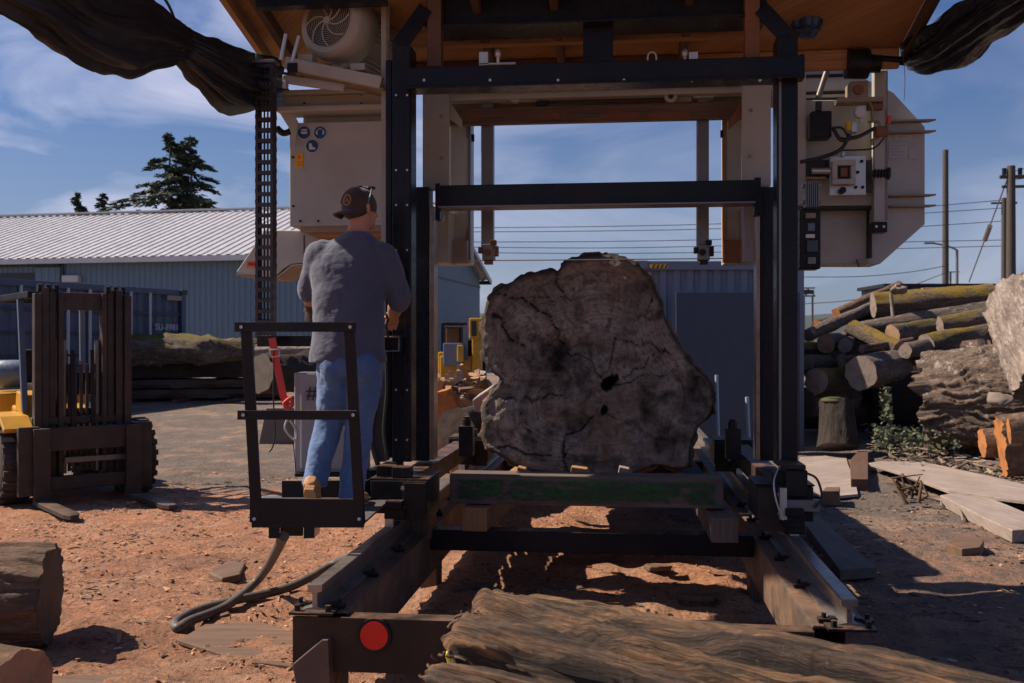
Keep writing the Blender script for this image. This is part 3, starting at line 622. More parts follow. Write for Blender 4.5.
# left boxes
G('control_bracket', pbox(376, 466, 395, 500, 5.86, .25), 'black_box', .008); G('floor_stub', pbox(366, 470, 377, 490, 6.1, .2), 'black_box')
G('lever_box', pbox(381, 336, 400, 352, 5.9, .12), 'black_box', .004); G('lever_frame', MB().tube([atY(384, 337, 5.88), atY(399, 337, 5.88), atY(399, 351, 5.88), atY(384, 351, 5.88), atY(384, 337, 5.88)], .006, 6), 'grey_steel', 0)
G('conduit', ptube([(386, 352, 6.0), (387, 390, 6.0), (384, 430, 6.0), (388, 460, 6.0)], .012), 'cable', 0)
G('conduit', ptube([(379, 360, 5.95), (376, 400, 5.95), (372, 440, 5.98), (378, 465, 6.0)], .016), 'cable', 0)
lv = G('control_lever', MB().tube([atY(388, 337, 5.86), atY(386, 326, 5.8), atY(389, 316, 5.76)], .008, 8), 'cable', 0); obj('knob', MB().ball(atY(389, 315, 5.76), .022), 'black_box', lv)
# toothed rack
rk = G('rack', pbox(381, -25, 389, 240, 6.25, .03), 'beige_paint', .002); mb = MB()
for i in range(120): mb.obox(atY(387.5, -22+i*2.17, 6.243), (.02, .012, .006))
obj('teeth', mb, 'beige_rusty', rk)
# hose rail lower left back bar
G('rear_handrail', MB().bar(atY(262, 341, 6.25), atY(384, 341, 6.25), .05, .07), 'black_steel')
# operator platform (rides on the gantry)
FZ = .737
plat = obj('operator_platform', MB().bar(at(252, 0, 5.2)*Vector((1, 1, 0))+Vector((0, 0, FZ-.02)), at(364, 0, 5.2)*Vector((1, 1, 0))+Vector((0, 0, FZ-.02)), .02, .03), 'black_steel', gan)
FB = lambda px, d, z=FZ: C((px-512)/F*d, d, z)
obj('floor_plate', MB().prism([C(-1.36, 5.22, FZ-.012), C(-.76, 5.22, FZ-.012), C(-.72, 6.05, FZ-.012), C(-1.50, 6.05, FZ-.012)], (0, 0, .012)), 'grey_steel', plat)
T = lambda p0, p1, w=.05, h=.05, m='black_steel', n='rail', up=(0, 0, 1): obj(n, MB().bar(p0, p1, w, h, up), m, plat, .003)
T(at(246, 322, 5.15), at(257, 522, 5.2), .055, .03, 'black_steel', 'upright', (-SA, CA, 0)); T(at(349, 322, 5.15), at(360, 524, 5.2), .055, .03, 'black_steel', 'upright', (-SA, CA, 0))
T(at(235, 327, 5.13), at(356, 327, 5.13), .03, .05); T(at(238, 415, 5.15), at(358, 415, 5.15), .03, .048); T(at(250, 510, 5.19), at(364, 511, 5.19), .02, .125, n='toe_plate')
for x, y in ((241, 327), (350, 327), (243, 415), (353, 415), (254, 519), (359, 519)): obj('bolt', MB().cyl(at(x, y, 5.10), at(x, y, 5.135), .009, 8), 'zinc', plat)
T(at(282, 489, 5.95), at(352, 489, 5.95), .02, .10, n='toe_plate'); T(at(356, 492, 5.9), at(395, 480, 6.05), .02, .1, n='toe_plate')
for x in (274, 309): 
    a = at(x, 531, 5.22); b = at(x+6, 527, 6.0)
    T(a, b, .055, .075, n='fork_pocket')
T(at(281, 531, 5.27), at(303, 531, 5.27), .02, .05, n='pocket_brace')
# ------------------------------------------------------------------ the saw head
hd = thing('saw_head', 'beige bandsaw head with wheel guards hanging inside the black gantry', 'saw head', (-.2, 7.0, 2.3))
def H(name, mb, mat='beige_paint', bev=.006, par=None): return obj(name, mb, mat, par or hd, bev)
gc = H('wheel_guard', pbox(289.5, 123, 386, 225, 6.5, .55)); 
def sign(px, py, r, Y, kind):
    s_ = obj('safety_sign', pcyl(px, py, r+.004, Y-.003, .0028, n=28), 'white_sticker', gc); obj('disc', pcyl(px, py, r, Y-.006, .0028, n=28), 'blue_sticker', s_)
    def shp(pts): return MB().prism([atY(px, py, Y-.008)+Vector((a*r, 0, b*r)) for a, b in pts], (0, .0018, 0))
    if kind == 0: m_ = shp([(-.55, .15), (.55, .15), (.5, -.2), (.1, -.25), (-.1, -.25), (-.5, -.2)]).add(*[(lambda q: (q.v, q.f))(shp([(-.5, .55), (.5, .55), (.45, .3), (-.45, .3)]))][0])
    elif kind == 1: m_ = shp([(-.7, .25), (-.45, .4), (-.4, -.35), (-.65, -.3)]).add(*[(lambda q: (q.v, q.f))(shp([(.45, .4), (.7, .25), (.65, -.3), (.4, -.35)]))][0]).add(*[(lambda q: (q.v, q.f))(shp([(-.45, .4), (0, .75), (.45, .4), (.36, .38), (0, .62), (-.36, .38)]))][0])
    else: m_ = shp([(-.5, .45), (-.05, .4), (.0, -.05), (.55, -.35), (.55, -.55), (-.5, -.55)])
    obj('pictogram', m_, 'white_sticker', s_)
sign(304, 132.5, .042, 6.5, 0); sign(320, 132.5, .042, 6.5, 1); sign(312, 146, .042, 6.5, 2)
ws = obj('warning_sticker', pbox(295.5, 153, 303, 168, 6.497, .0025), 'yellow_sticker', gc)
obj('triangle', MB().prism([atY(296.5, 159, 6.495), atY(302, 159, 6.495), atY(299.2, 154.3, 6.495)], (0, .0015, 0)).add(*[(lambda q: (q.v, q.f))(pbox(297, 161.5, 301.8, 162.5, 6.495, .0015))][0]).add(*[(lambda q: (q.v, q.f))(pbox(297, 164.5, 301.8, 165.5, 6.495, .0015))][0]), 'orange_sticker', ws)
for x, y in ((292.5, 157), (293, 206), (318, 221), (300, 221)): obj('bolt', pcyl(x, y, .008, 6.49, .01, n=6), 'black_box', gc)
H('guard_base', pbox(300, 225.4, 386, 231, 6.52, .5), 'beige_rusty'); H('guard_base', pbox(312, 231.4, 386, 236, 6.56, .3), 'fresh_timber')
H('top_beam', pbox(283, 92, 388, 106, 6.48, .012).add(*[(lambda q: (q.v, q.f))(pbox(276, 106.3, 388, 108.6, 6.40, .2))][0]).add(*[(lambda q: (q.v, q.f))(pbox(283, 90, 388, 91.7, 6.42, .16))][0]))
for x in (304, 361):
    for y in (94.5, 103): H('bolt', pcyl(x, y, .007, 6.472, .01, n=6), 'black_box', 0)
H('recess_panel', pbox(303, 108.8, 386, 122.6, 6.62, .02), 'beige_paint'); H('gusset', ppoly([(277, 109), (291, 109), (298, 122), (295, 150), (290, 130)], 6.46, .015))
H('gusset_pipe', ptube([(277, 128, 6.5), (283, 133, 6.5), (290, 131, 6.5), (294, 124, 6.5)], .022), 'black_box', 0)
# motor
mc_ = atY(330, 22, 6.20); ax = Vector((.32, .93, -.06)).normalized()
mo = H('motor', MB().tube([mc_-ax*.02, mc_, mc_+ax*.02, mc_+ax*.10, mc_+ax*.20, mc_+ax*.205], [.20, .222, .232, .236, .232, .20], 40), 'beige_paint', 0)
u = ax.cross(Vector((0, 0, 1))).normalized(); w_ = u.cross(ax)
obj('fan_opening', MB().cyl(mc_-ax*.024, mc_-ax*.0215, .165, 40), 'cable', mo)
mb = MB()
for r in [.03+.0135*i for i in range(11)]: mb.tube([mc_-ax*.03+u*cos(a)*r+w_*sin(a)*r for a in [2*pi*k/36 for k in range(37)]], .0022, 4, False)
for k in range(8):
    P = []
    for j in range(8):
        r = .02+.148*j/7; a = 2*pi*k/8+.9*j/7; P.append(mc_-ax*.033+u*cos(a)*r+w_*sin(a)*r)
    mb.tube(P, .0052, 6)
mb.cyl(mc_-ax*.042, mc_-ax*.028, .024, 20); obj('fan_grille', mb, 'beige_paint', mo)
mb = MB().cyl(mc_+ax*.205, mc_+ax*.62, .195, 32)
for k in range(40):
    a = 2*pi*k/40; d_ = u*cos(a)+w_*sin(a); M = Matrix((d_, ax, d_.cross(ax))).transposed(); mb.obox(mc_+ax*.41+d_*.205, (.03, .40, .006), M)
obj('ribbed_body', mb, 'beige_paint', mo)
obj('terminal_box', MB().obox(mc_+ax*.36+Vector((0, 0, .24)), (.16, .18, .12)), 'beige_paint', mo, .01)
H('motor_mount', MB().bar(atY(286, 63, 6.12), atY(382, 83, 6.12), .05, .075), 'beige_paint'); H('motor_mount', MB().bar(atY(300, 72, 6.3), atY(388, 92, 6.3), .3, .02), 'beige_rusty')
H('motor_mount', MB().bar(atY(283, 79, 6.2), atY(345, 88, 6.2), .04, .05))
for x in (300, 305, 352, 358): pass
H('motor_foot', pbox(297, 54, 312, 63, 6.15, .12)); H('motor_foot', pbox(350, 63, 365, 70, 6.15, .12)); H('slot_cover', pbox(287, 63, 297, 72, 6.085, .02), 'black_box', .002)
for (a, b) in (((281, 60), (286, 34)), ((292, 62), (299, 36))): H('adjusting_rod', MB().cyl(atY(*a, 6.1), atY(*b, 6.1), .013, 10), 'zinc', 0)
H('nut', MB().cyl(atY(285, 88, 6.15), atY(285, 84, 6.15), .022, 6, smooth=False), 'zinc', 0); H('nut', MB().cyl(atY(285, 84, 6.15), atY(285, 80, 6.15), .014, 8), 'zinc', 0)
# lower blade guard on the left
H('blade_guard', ppoly([(236, 272), (250, 252), (264, 230), (384, 231), (384, 262), (305, 263), (291, 264), (283, 269), (276, 276), (262, 276)], 6.75, .30)); H('guard_lip', ppoly([(237, 272.8), (236, 275.5), (277, 279), (286, 272), (293, 266.5), (384, 265), (384, 263), (304, 264), (292, 265), (277, 276.5)], 6.72, .34), 'beige_rusty', .002)
st = obj('orange_label', MB().prism([atY(x, y, 6.745) for x, y in ((247, 261), (257, 260.5), (257, 267.5), (246.5, 267.5))], (0, .002, 0)), 'orange_sticker', hd); 
mb = MB(); [mb.obox(atY(247.8+i*1.25, 264, 6.743), (.004+.003*(i % 2), .0015, .022)) for i in range(7)]; obj('label_print', mb, 'copper_rust', st)
H('door_seam', pbox(303.5, 235, 304.3, 260, 6.744, .004), 'black_ink', 0)
# inner columns, main beam, guide arms
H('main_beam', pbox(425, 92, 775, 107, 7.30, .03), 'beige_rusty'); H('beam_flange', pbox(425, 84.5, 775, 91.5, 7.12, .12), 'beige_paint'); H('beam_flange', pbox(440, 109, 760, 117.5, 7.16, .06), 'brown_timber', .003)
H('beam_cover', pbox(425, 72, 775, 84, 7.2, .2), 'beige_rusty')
for x0, x1 in ((452, 480), (540, 560), (600, 640), (648, 690)): H('beam_notch', pbox(x0, 113, x1, 118.5, 7.155, .004), 'copper_rust', 0)
H('inner_panel', pbox(422.5, 88, 449, 190, 6.95, .05)); H('inner_panel', pbox(742, 82, 771, 186, 6.95, .05))
for x, y in ((441, 116), (441, 158), (751, 110), (750, 156)): H('bolt', pcyl(x, y, .012, 6.94, .012, n=8), 'beige_rusty', 0)
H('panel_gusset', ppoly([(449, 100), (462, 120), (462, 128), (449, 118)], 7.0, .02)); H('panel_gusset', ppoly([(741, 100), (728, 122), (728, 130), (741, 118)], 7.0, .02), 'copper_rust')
H('inner_column', pbox(449.5, 113, 467, 262, 7.35, .35)); H('inner_column', pbox(726, 108, 743, 262, 7.35, .35))
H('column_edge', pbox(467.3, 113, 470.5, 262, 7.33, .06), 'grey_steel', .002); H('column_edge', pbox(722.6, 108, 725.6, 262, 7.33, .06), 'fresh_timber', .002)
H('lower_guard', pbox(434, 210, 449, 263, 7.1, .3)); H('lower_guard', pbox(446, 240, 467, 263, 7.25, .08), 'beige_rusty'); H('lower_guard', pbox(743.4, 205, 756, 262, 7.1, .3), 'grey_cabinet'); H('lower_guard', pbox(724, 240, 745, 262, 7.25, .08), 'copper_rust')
H('pulley', pcyl(437, 217, .045, 7.0, .06)); H('wing_nut', pbox(471, 134, 474, 141, 7.3, .03), 'black_box', .003); H('wing_nut', pbox(720.5, 130, 723, 137, 7.3, .03), 'black_box', .003)
for s, x0 in ((1, 481), (-1, 697)):
    ga = H('guide_arm', pbox(x0, 96, x0+12, 248, 7.22, .09), 'grey_steel', .004)
    obj('arm_bracket', pbox(x0-4, 88, x0+17, 97, 7.18, .13), 'beige_paint', ga, .004)
    obj('arm_link', pbox(x0+17 if s > 0 else x0-32, 93, x0+34 if s > 0 else x0-5, 102, 7.2, .06), 'beige_rusty', ga, .006)
    obj('roller', pcyl(x0+34 if s > 0 else x0-26, 96, .045, 7.15, .05), 'beige_paint', ga); obj('roller_hub', pcyl(x0+34 if s > 0 else x0-26, 96, .017, 7.135, .014), 'black_box', ga)
    bgd = obj('blade_guide', pbox(x0+1, 244, x0+13, 260, 7.2, .10), 'grey_steel', ga, .006)
    mb = pbox(x0-3, 247, x0+1, 253, 7.17, .06); mb = pbox(x0+13, 246, x0+17, 256, 7.18, .05, mb); mb = pcyl(x0+6, 252, .022, 7.16, .035, mb, 12); mb = pbox(x0+3, 260.3, x0+11, 264, 7.2, .07, mb); mb = pcyl(x0-1, 250, .012, 7.14, .03, mb, 8); mb = pbox(x0+9, 240, x0+15, 245, 7.18, .05, mb)
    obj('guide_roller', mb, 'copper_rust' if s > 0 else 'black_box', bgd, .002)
H('pivot_link', pbox(536, 97, 548, 106, 7.2, .05), 'black_box', .01); H('slide_rod', MB().cyl(atY(548, 100, 7.22), atY(672, 97, 7.22), .012, 8), 'black_box', 0); H('slide_rod', MB().cyl(atY(540, 105, 7.22), atY(690, 102, 7.22), .010, 8), 'rust_post', 0)
obj('saw_blade', MB().box((atY(440, 0, 7.27).x, 7.255, atY(600, 259.2, 7.27).z), (atY(758, 0, 7.27).x, 7.30, atY(600, 259.8, 7.27).z)), 'zinc', hd)
# right wheel housing
wg = H('wheel_guard', ppoly([(795, 58), (836, 57), (852, 72), (893, 92), (925, 127), (925, 224), (880, 264), (795, 264)], 7.35, .30))
for y in (122, 133, 196, 206.5): obj('rib', MB().prism([atY(x, y, 7.0) for x, y in ((888, -1), (925, 0), (934, 0))][1:1] or [Vector((atY(888, y, 7.35).x, 7.35, atY(888, y, 7.35).z)), Vector((atY(928, y, 7.35).x, 7.35, atY(888, y, 7.35).z)), Vector((atY(933, y, 7.35).x, 7.28, atY(888, y, 7.35).z)), Vector((atY(888, y, 7.35).x, 7.28, atY(888, y, 7.35).z))], (0, 0, -.012)), 'beige_rusty', wg)
for y in (75, 92, 98.5): obj('panel_seam', pbox(796, y, 850, y+1.6, 7.343, .006), 'brown_steel', wg)
H('carriage_plate', ppoly([(797, 100), (884, 100), (884, 228), (872, 228), (872, 206), (797, 206)], 7.22, .1)); H('side_strip', pbox(796, 60, 806, 205, 7.1, .08), 'beige_paint')
cb_ = H('clamp_bar', pbox(874, 70, 888, 222, 7.12, .07), 'beige_paint'); obj('edge', pbox(886.2, 72, 887.8, 220, 7.11, .009), 'grey_steel', cb_)
cf = obj('clamp_foot', pbox(872.5, 222, 887.5, 232, 7.08, .12), 'black_box', cb_, .004); 
for x in (876.5, 884): obj('bolt', pcyl(x, 226.5, .009, 7.07, .012, n=8), 'zinc', cf)
H('recess_edge', pbox(802, 206.5, 873, 208.5, 7.2, .1), 'brown_steel', .002); H('recess_edge', pbox(868, 209, 872, 258, 7.3, .05), 'brown_steel', .002); H('lower_tab', ppoly([(857, 259), (868, 259), (868, 264), (860, 267)], 7.25, .06), 'beige_rusty')
sp_ = H('tension_plate', pbox(830, 156, 866, 195, 7.02, .03), 'zinc', .003); mb = pbox(832.5, 160, 856, 165, 6.95, .07); mb = pbox(832.5, 179, 856, 184, 6.95, .07, mb); mb = pbox(832.5, 165.2, 837.5, 178.8, 6.95, .07, mb); mb = pbox(851, 165.2, 856, 178.8, 6.95, .07, mb)
obj('square_tube', mb, 'beige_paint', sp_, .003); obj('tube_core', pbox(838, 165.6, 850.5, 178.6, 7.005, .013), 'cable', sp_); obj('tube_screw', pbox(840.5, 167.5, 848, 176.5, 6.98, .02), 'copper_rust', sp_, .003)
for x, y in ((862, 161), (863, 187), (856, 187), (858, 172)): obj('bolt', pcyl(x, y, .011, 7.005, .014, n=8), 'black_box', sp_)
obj('top_fitting', pbox(842, 148, 845, 156, 6.98, .03), 'zinc', sp_, .002); obj('knob', pcyl(843, 190, .022, 6.96, .05), 'black_box', sp_)
H('dark_slot', pbox(866.5, 160, 872, 192, 7.1, .02), 'cable', .002); H('dark_slot', pbox(806, 160, 829, 178, 7.1, .02), 'cable', .002)
mb = MB(); 
for i in range(9): mb.cyl(atY(873+i*1.6, 173.5, 7.0), atY(873.9+i*1.6, 173.5, 7.0), .032 if i % 2 else .022, 14)
mb.cyl(atY(887, 173.5, 7.0), atY(889.5, 173.5, 7.0), .042, 14); H('spring_knob', mb, 'cable', 0)
H('cylinder', MB().cyl(atY(812, 171, 7.0), atY(830, 171, 7.0), .022, 12), 'zinc', 0); H('cylinder', MB().cyl(atY(806, 178, 7.02), atY(826, 178, 7.02), .012, 10), 'brass', 0)
H('valve_block', pbox(811, 111, 832, 137, 7.0, .14), 'black_box', .01); H('valve_neck', pbox(816, 101, 822, 110.6, 7.03, .07), 'cable', .004)
H('strut', MB().cyl(atY(818, 98, 7.05), atY(833, 52, 7.05), .020, 12), 'grey_steel', 0); H('shelf', pbox(838, 97.5, 884, 101, 6.98, .12), 'beige_rusty', .002)
for x in (843, 868): H('bolt', pcyl(x, 103, .013, 7.1, .02, n=8), 'black_box', 0)
H('small_motor', pbox(850, 81, 869, 97, 6.98, .16), 'beige_rusty', .012); H('motor_port', pcyl(859, 89, .032, 6.95, .03), 'copper_rust', 0)
gg = H('gauge', pcyl(860.5, 112, .038, 6.96, .035, n=24), 'zinc', 0); obj('dial', pcyl(860.5, 112, .031, 6.955, .004, n=24), 'white_sticker', gg); H('gauge_stem', MB().cyl(atY(860.5, 117, 7.0), atY(861, 123, 7.0), .009, 8), 'zinc', 0)
H('filter_bowl', MB().cyl(atY(848.5, 131, 7.0), atY(848.5, 122, 7.0), .022, 14), 'yellow_sticker', 0); H('filter_cap', pbox(851.5, 122, 857, 132, 6.98, .05), 'zinc', .003)
lvr = H('red_lever', MB().tube([atY(888, 124, 6.95), atY(889.5, 116, 6.95)], [.012, .018], 10), 'red_reflector', 0)
for P in ([(872, 130, 6.98), (880, 128, 6.98), (880, 137, 6.98), (872, 140, 6.98), (873, 145, 6.98)], [(868, 122, 6.98), (878, 122, 6.98), (880, 128, 6.98)], [(869, 101, 6.98), (872, 108, 6.98), (873, 122, 6.98)]): H('pipe', ptube(P, .008), 'brass', 0)
H('valve', pbox(876, 126, 889, 136, 6.96, .05), 'copper_rust', .008); H('valve', pbox(868, 103, 884, 109, 6.99, .06), 'copper_rust', .008)
for P, r in (([(834, 130, 6.95), (841, 140, 6.93), (852, 138, 6.93), (860, 136, 6.95), (875, 128, 6.97)], .013), ([(800, 162, 6.95), (820, 158, 6.95), (840, 150, 6.93), (848, 138, 6.93), (850, 134, 6.93)], .013), ([(842, 150, 6.97), (856, 150, 6.96), (874, 148, 6.96), (884, 138, 6.96)], .006), ([(832, 128, 6.97), (842, 128, 6.95), (848, 138, 6.95), (838, 137, 6.94), (832, 128, 6.97)], .008)): H('hose', ptube(P, r), 'cable', 0)
for x0, y0, x1, y1 in ((895, 135, 912, 140), (889, 143, 907, 158), (909, 150, 916, 159)): obj('notice', pbox(x0, y0, x1, y1, 7.346, .003), 'paper', wg)
mb = MB(); 
for i in range(4): mb = pbox(891, 145.5+i*3, 905-(i % 2)*3, 146.1+i*3, 7.344, .0015, mb)
mb = pbox(898, 136.5, 908, 137.6, 7.344, .0015, mb); obj('print', mb, 'grey_cabinet', wg)
mb = MB()
for i in range(7): mb = pbox(805.5+i*2.1, 181, 806.8+i*2.1, 207, 6.7, .08, mb)
mb = pbox(803, 184, 822, 187, 6.73, .06, mb); mb = pbox(803, 200, 822, 203, 6.73, .06, mb); H('cooler', mb, 'grey_steel', .003)
eb = H('electric_box', pbox(800, 209, 821, 269, 6.7, .16), 'black_box', .012)
for x0, y0, x1, y1, mt in ((806, 213, 816, 218, 'beige_rusty'), (808, 223, 815, 231, 'blue_tank'), (806, 234, 815, 238, 'zinc'), (807, 240, 818, 252, 'dark_glass'), (808, 257, 816, 264, 'grey_steel')): obj('component', pbox(x0, y0, x1, y1, 6.68, .03), mt, eb, .003)
H('front_tab', pbox(799.5, 54, 805, 78, 6.0, .1), 'black_steel')
# hydraulic gear under the roof edge
H('hydraulic_pump', MB().cyl(atY(846, 64, 7.0), atY(868, 64, 7.0), .10, 20).cyl(atY(868, 64, 7.0), atY(880, 64, 7.0), .06, 16), 'black_box', 0); H('pump_pipe', MB().cyl(atY(868, 58, 7.0), atY(915, 62, 7.0), .03, 12), 'black_box', 0)
H('hanging_wire', ptube([(903, 52, 6.95), (905, 80, 6.95), (904, 101, 7.3)], .002), 'brass', 0)
# ------------------------------------------------------------------ plywood roof
SL = .231
def zr(y): return 3.66+(7-y)*SL
rf = thing('canopy_roof', 'sloping plywood canopy roof with timber joists above the sawmill gantry', 'canopy roof', (-.3, 5.2, 4))
Y0r, Y1r = 3.4, 7.02
obj('plywood_sheet', MB().prism([(-2.46, Y0r, zr(Y0r)), (1.86, Y0r, zr(Y0r)), (1.86, Y1r, zr(Y1r)), (-2.46, Y1r, zr(Y1r))], (0, 0, .02)), 'plywood', rf)
for X, m_ in ((-2.49, 'fresh_timber'), (1.89, 'dark_timber')): obj('edge_board', MB().bar((X, Y0r, zr(Y0r)-.02), (X, Y1r, zr(Y1r)-.02), .045, .12), m_, rf, .004)
for X in (-2.30,): obj('edge_batten', MB().bar((X, Y0r, zr(Y0r)-.045), (X, Y1r-.05, zr(Y1r-.05)-.045), .05, .085), 'dark_timber', rf, .004)
obj('back_fascia', MB().box((.5, 6.98, 3.52), (1.85, 7.03, 3.652)), 'plywood', rf, .004); obj('back_fascia', MB().box((-2.4, 6.98, 3.57), (.49, 7.03, 3.652)), 'dark_timber', rf, .004)
for Y, m_ in ((6.5, 'fresh_timber'), (4.9, 'fresh_timber')): obj('joist', MB().box((-1.4, Y, zr(Y)-.16), (.96, Y+.06, zr(Y)-.015)), m_, rf, .004)
obj('joist', MB().box((-2.27, 6.0, zr(6)-.14), (-1.45, 6.09, zr(6)-.02)), 'black_steel', rf, .004)
for X in (-.42, -.9, .4): obj('rafter', MB().bar((X, 4, zr(4)-.085), (X, 6.9, zr(6.9)-.085), .05, .12), 'dark_timber', rf, .004)
obj('backboard', MB().box((-1.3, 7.05, 3.45), (.85, 7.09, 3.86)), 'dark_timber', rf, .004)
# ------------------------------------------------------------------ furled shade cloths
def bundle(name, label, pts, mat, seed, folds=9, n=72):
    mb = MB(); P = smooth_path([at(x, y, d) for x, y, d, r1, r2 in pts], 12); RR_ = smooth_path([Vector((r1, r2, 0)) for x, y, d, r1, r2 in pts], 12)
    R_ = []; vs = []; m_ = len(P)
    for i, p in enumerate(P):
        t = (P[min(i+1, m_-1)]-P[max(i-1, 0)]).normalized(); up = Vector((0, 0, 1)); X = t.cross(up).normalized(); Y = X.cross(t)
        for k in range(n):
            a = 2*pi*k/n; f = 1+.13*sin(folds*a+seed+2*fb((i*.03, seed, 1), 2)+.03*i)+.10*sin(folds*2.3*a+i*.05)+.35*fb((cos(a)*1.4+seed, sin(a)*1.4, i*.045), 4)
            vs.append(p+X*cos(a)*RR_[i].x*f+Y*sin(a)*RR_[i].y*f)
    fs = [(i*n+k, i*n+(k+1) % n, (i+1)*n+(k+1) % n, (i+1)*n+k) for i in range(m_-1) for k in range(n)]
    mb.add(vs, fs, True); mb.add(vs[:n], [tuple(range(n))]); mb.add(vs[-n:], [tuple(range(n))]); return obj(name, mb, mat, None, 0, label, 'tarp')
bundle('shade_cloth', 'furled black mesh shade cloth sagging from the left edge of the roof', [(-40, -52, 4.3, .12, .17), (30, -18, 4.5, .12, .20), (75, 15, 4.8, .13, .19), (125, 28, 5.2, .14, .20), (172, 42, 5.5, .08, .11), (185, 49, 5.6, .07, .09), (212, 68, 5.8, .13, .15), (240, 82, 6.3, .16, .18), (272, 84, 6.9, .12, .14)], 'shade_cloth', 2)
bundle('black_tarp', 'rolled glossy black plastic tarp hanging off the right edge of the roof', [(910, 60, 6.9, .05, .04), (922, 56, 6.7, .12, .10), (948, 43, 6.4, .16, .15), (975, 24, 6.1, .17, .14), (1005, 2, 5.8, .17, .12), (1040, -20, 5.5, .17, .12), (1090, -50, 5.2, .17, .12)], 'black_plastic', 5, 7)
bundle('blue_tarp', 'small bunched blue tarp tucked behind the top of the right gantry post', [(806, -20, 6.5, .10, .1), (806, 8, 6.5, .11, .12), (807, 30, 6.5, .08, .07), (806, 38, 6.5, .03, .03)], 'blue_tarp', 3, 6, 40)
tag_ = None
cord = obj('tie_cord', MB().tube(smooth_path([at(160, -8, 5.4), at(170, 8, 5.45), at(178, 30, 5.5), at(183, 50, 5.45)]), .008, 6), 'cable', None, 0, 'black tie cord cinching the shade cloth on the left', 'cord')
# ------------------------------------------------------------------ cable carrier
cc = thing('cable_carrier', 'black plastic cable carrier chain hanging beside the beige guard on the left', 'cable chain', at(266, 330, 6.3))
ztop = at(0, 62, 6.3).z; zbot = at(0, 338, 6.3).z; nlk = 26; hstep = (ztop-zbot)/nlk
for i in range(nlk):
    z = zbot+hstep*(i+.5); c = at(266, 300, 6.3); c.z = z; mb = MB()
    for s in (-1, 1): mb.obox(c+Vector((s*.048, 0, 0)), (.018, .07, hstep*.97)); mb.obox(c+Vector((s*.058, .0, hstep*.3)), (.006, .06, hstep*.4))
    mb.obox(c+Vector((0, -.03, 0)), (.078, .008, hstep*.36)); mb.obox(c+Vector((0, .03, hstep*.1)), (.078, .008, hstep*.36))
    obj('link', mb, 'plastic_chain', cc)
mb = MB()
for k in range(4): mb.cyl(at(261+k*3.4, 66, 6.3), at(261+k*3.4, 336, 6.3), .006, 6)
obj('inner_cable', mb, 'cable', cc); obj('end_bracket', MB().obox(at(266, 63, 6.3), (.15, .1, .02)).obox(at(259, 60, 6.3), (.012, .1, .06)), 'grey_steel', cc, .002); obj('end_bracket', MB().obox(at(267, 341, 6.28), (.10, .09, .07)), 'black_box', cc, .004)
# red lashing strap and grey cabinet
stp = thing('lashing_strap', 'red ratchet strap hanging from the rear handrail behind the platform cage', 'strap', at(284, 440, 5.95))
mb = MB(); P = [at(272, 338, 6.1), at(277, 365, 6.1), at(283, 395, 6.1), at(287, 406, 6.1)]
for a, b in zip(P, P[1:]): mb.bar(a, b, .045, .004, (SA, -CA, 0))
mb.tube(smooth_path([at(285, 402, 6.05), at(291, 398, 6.05), at(292, 406, 6.05), at(286, 408, 6.05), at(284, 402, 6.05), at(290, 412, 6.05), at(286, 418, 6.05)]), (.012), 6)
obj('webbing', mb, 'red_strap', stp); obj('hook', MB().tube(smooth_path([at(287, 420, 6.0), at(285, 428, 6.0), at(290, 436, 6.0), at(296, 440, 6.0), at(296, 430, 6.0), at(290, 420, 6.0)]), .008, 6), 'zinc', stp)
obj('loose_cord', MB().tube(smooth_path([at(274, 350, 6.1), at(273.5, 400, 6.1), at(275, 430, 6.1), at(273, 446, 6.1), at(269, 452, 6.1)]), .005, 6).tube(smooth_path([at(292, 438, 6.0), at(294, 450, 6.05), at(296, 475, 6.1)]), .003, 5), 'cable', stp)
obj('buckle', MB().tube([at(270, 350, 6.07), at(279, 349, 6.07), at(280, 356, 6.07), at(271, 357, 6.07), at(270, 350, 6.07)], .006, 6), 'zinc', stp)
cab = thing('grey_cabinet', 'light grey metal cabinet marked with a black hash sign behind the standing man', 'cabinet', C(-1.1, 6.35, .55))
M_ = Matrix.Rotation(YAW, 3, 'Z'); c = at(333, 421, 6.35)
obj('body', MB().obox(c, (.44, .25, .62), M_), 'grey_cabinet', cab, .008); q = at(325, 421, 6.21); 
obj('door', MB().obox(q, (.30, .02, .59), M_), 'grey_cabinet', cab, .005)
t = text_mb('#', .12); t.xf(Matrix.Translation(at(311.5, 393, 6.185)) @ Matrix.Rotation(YAW, 4, 'Z') @ FACE); obj('lettering', t, 'black_ink', cab)
G('cabinet_shelf', MB().obox(C(-1.10, 6.36, c.z-.325), (.5, .3, .025), M_).bar(C(-1.1, 6.36, c.z-.33), (RL, 6.3, c.z-.33), .06, .04), 'black_box')
blk = obj('concrete_block', MB().prism([at(258, 446, 16), at(298, 446, 16), at(293, 408, 16), at(266, 408, 16)], (0, .6, 0)), 'concrete', None, .01, 'tapered grey concrete block on the ground behind the red strap', 'block')
# hydraulic hose on the ground
hs = obj('hydraulic_hose', MB().tube(smooth_path([at(284, 536, 5.25), atZ(262, 575, .16), atZ(228, 605, .05), atZ(190, 621, .04), atZ(178, 628, .035), atZ(176, 622, .035), atZ(196, 611, .04), atZ(232, 601, .05), atZ(290, 587, .06), atZ(335, 563, .14), atZ(352, 556, .3)], 10), .028, 14), 'hose_rubber', None, 0, 'thick grey hose looping over the sawdust below the platform', 'hose')
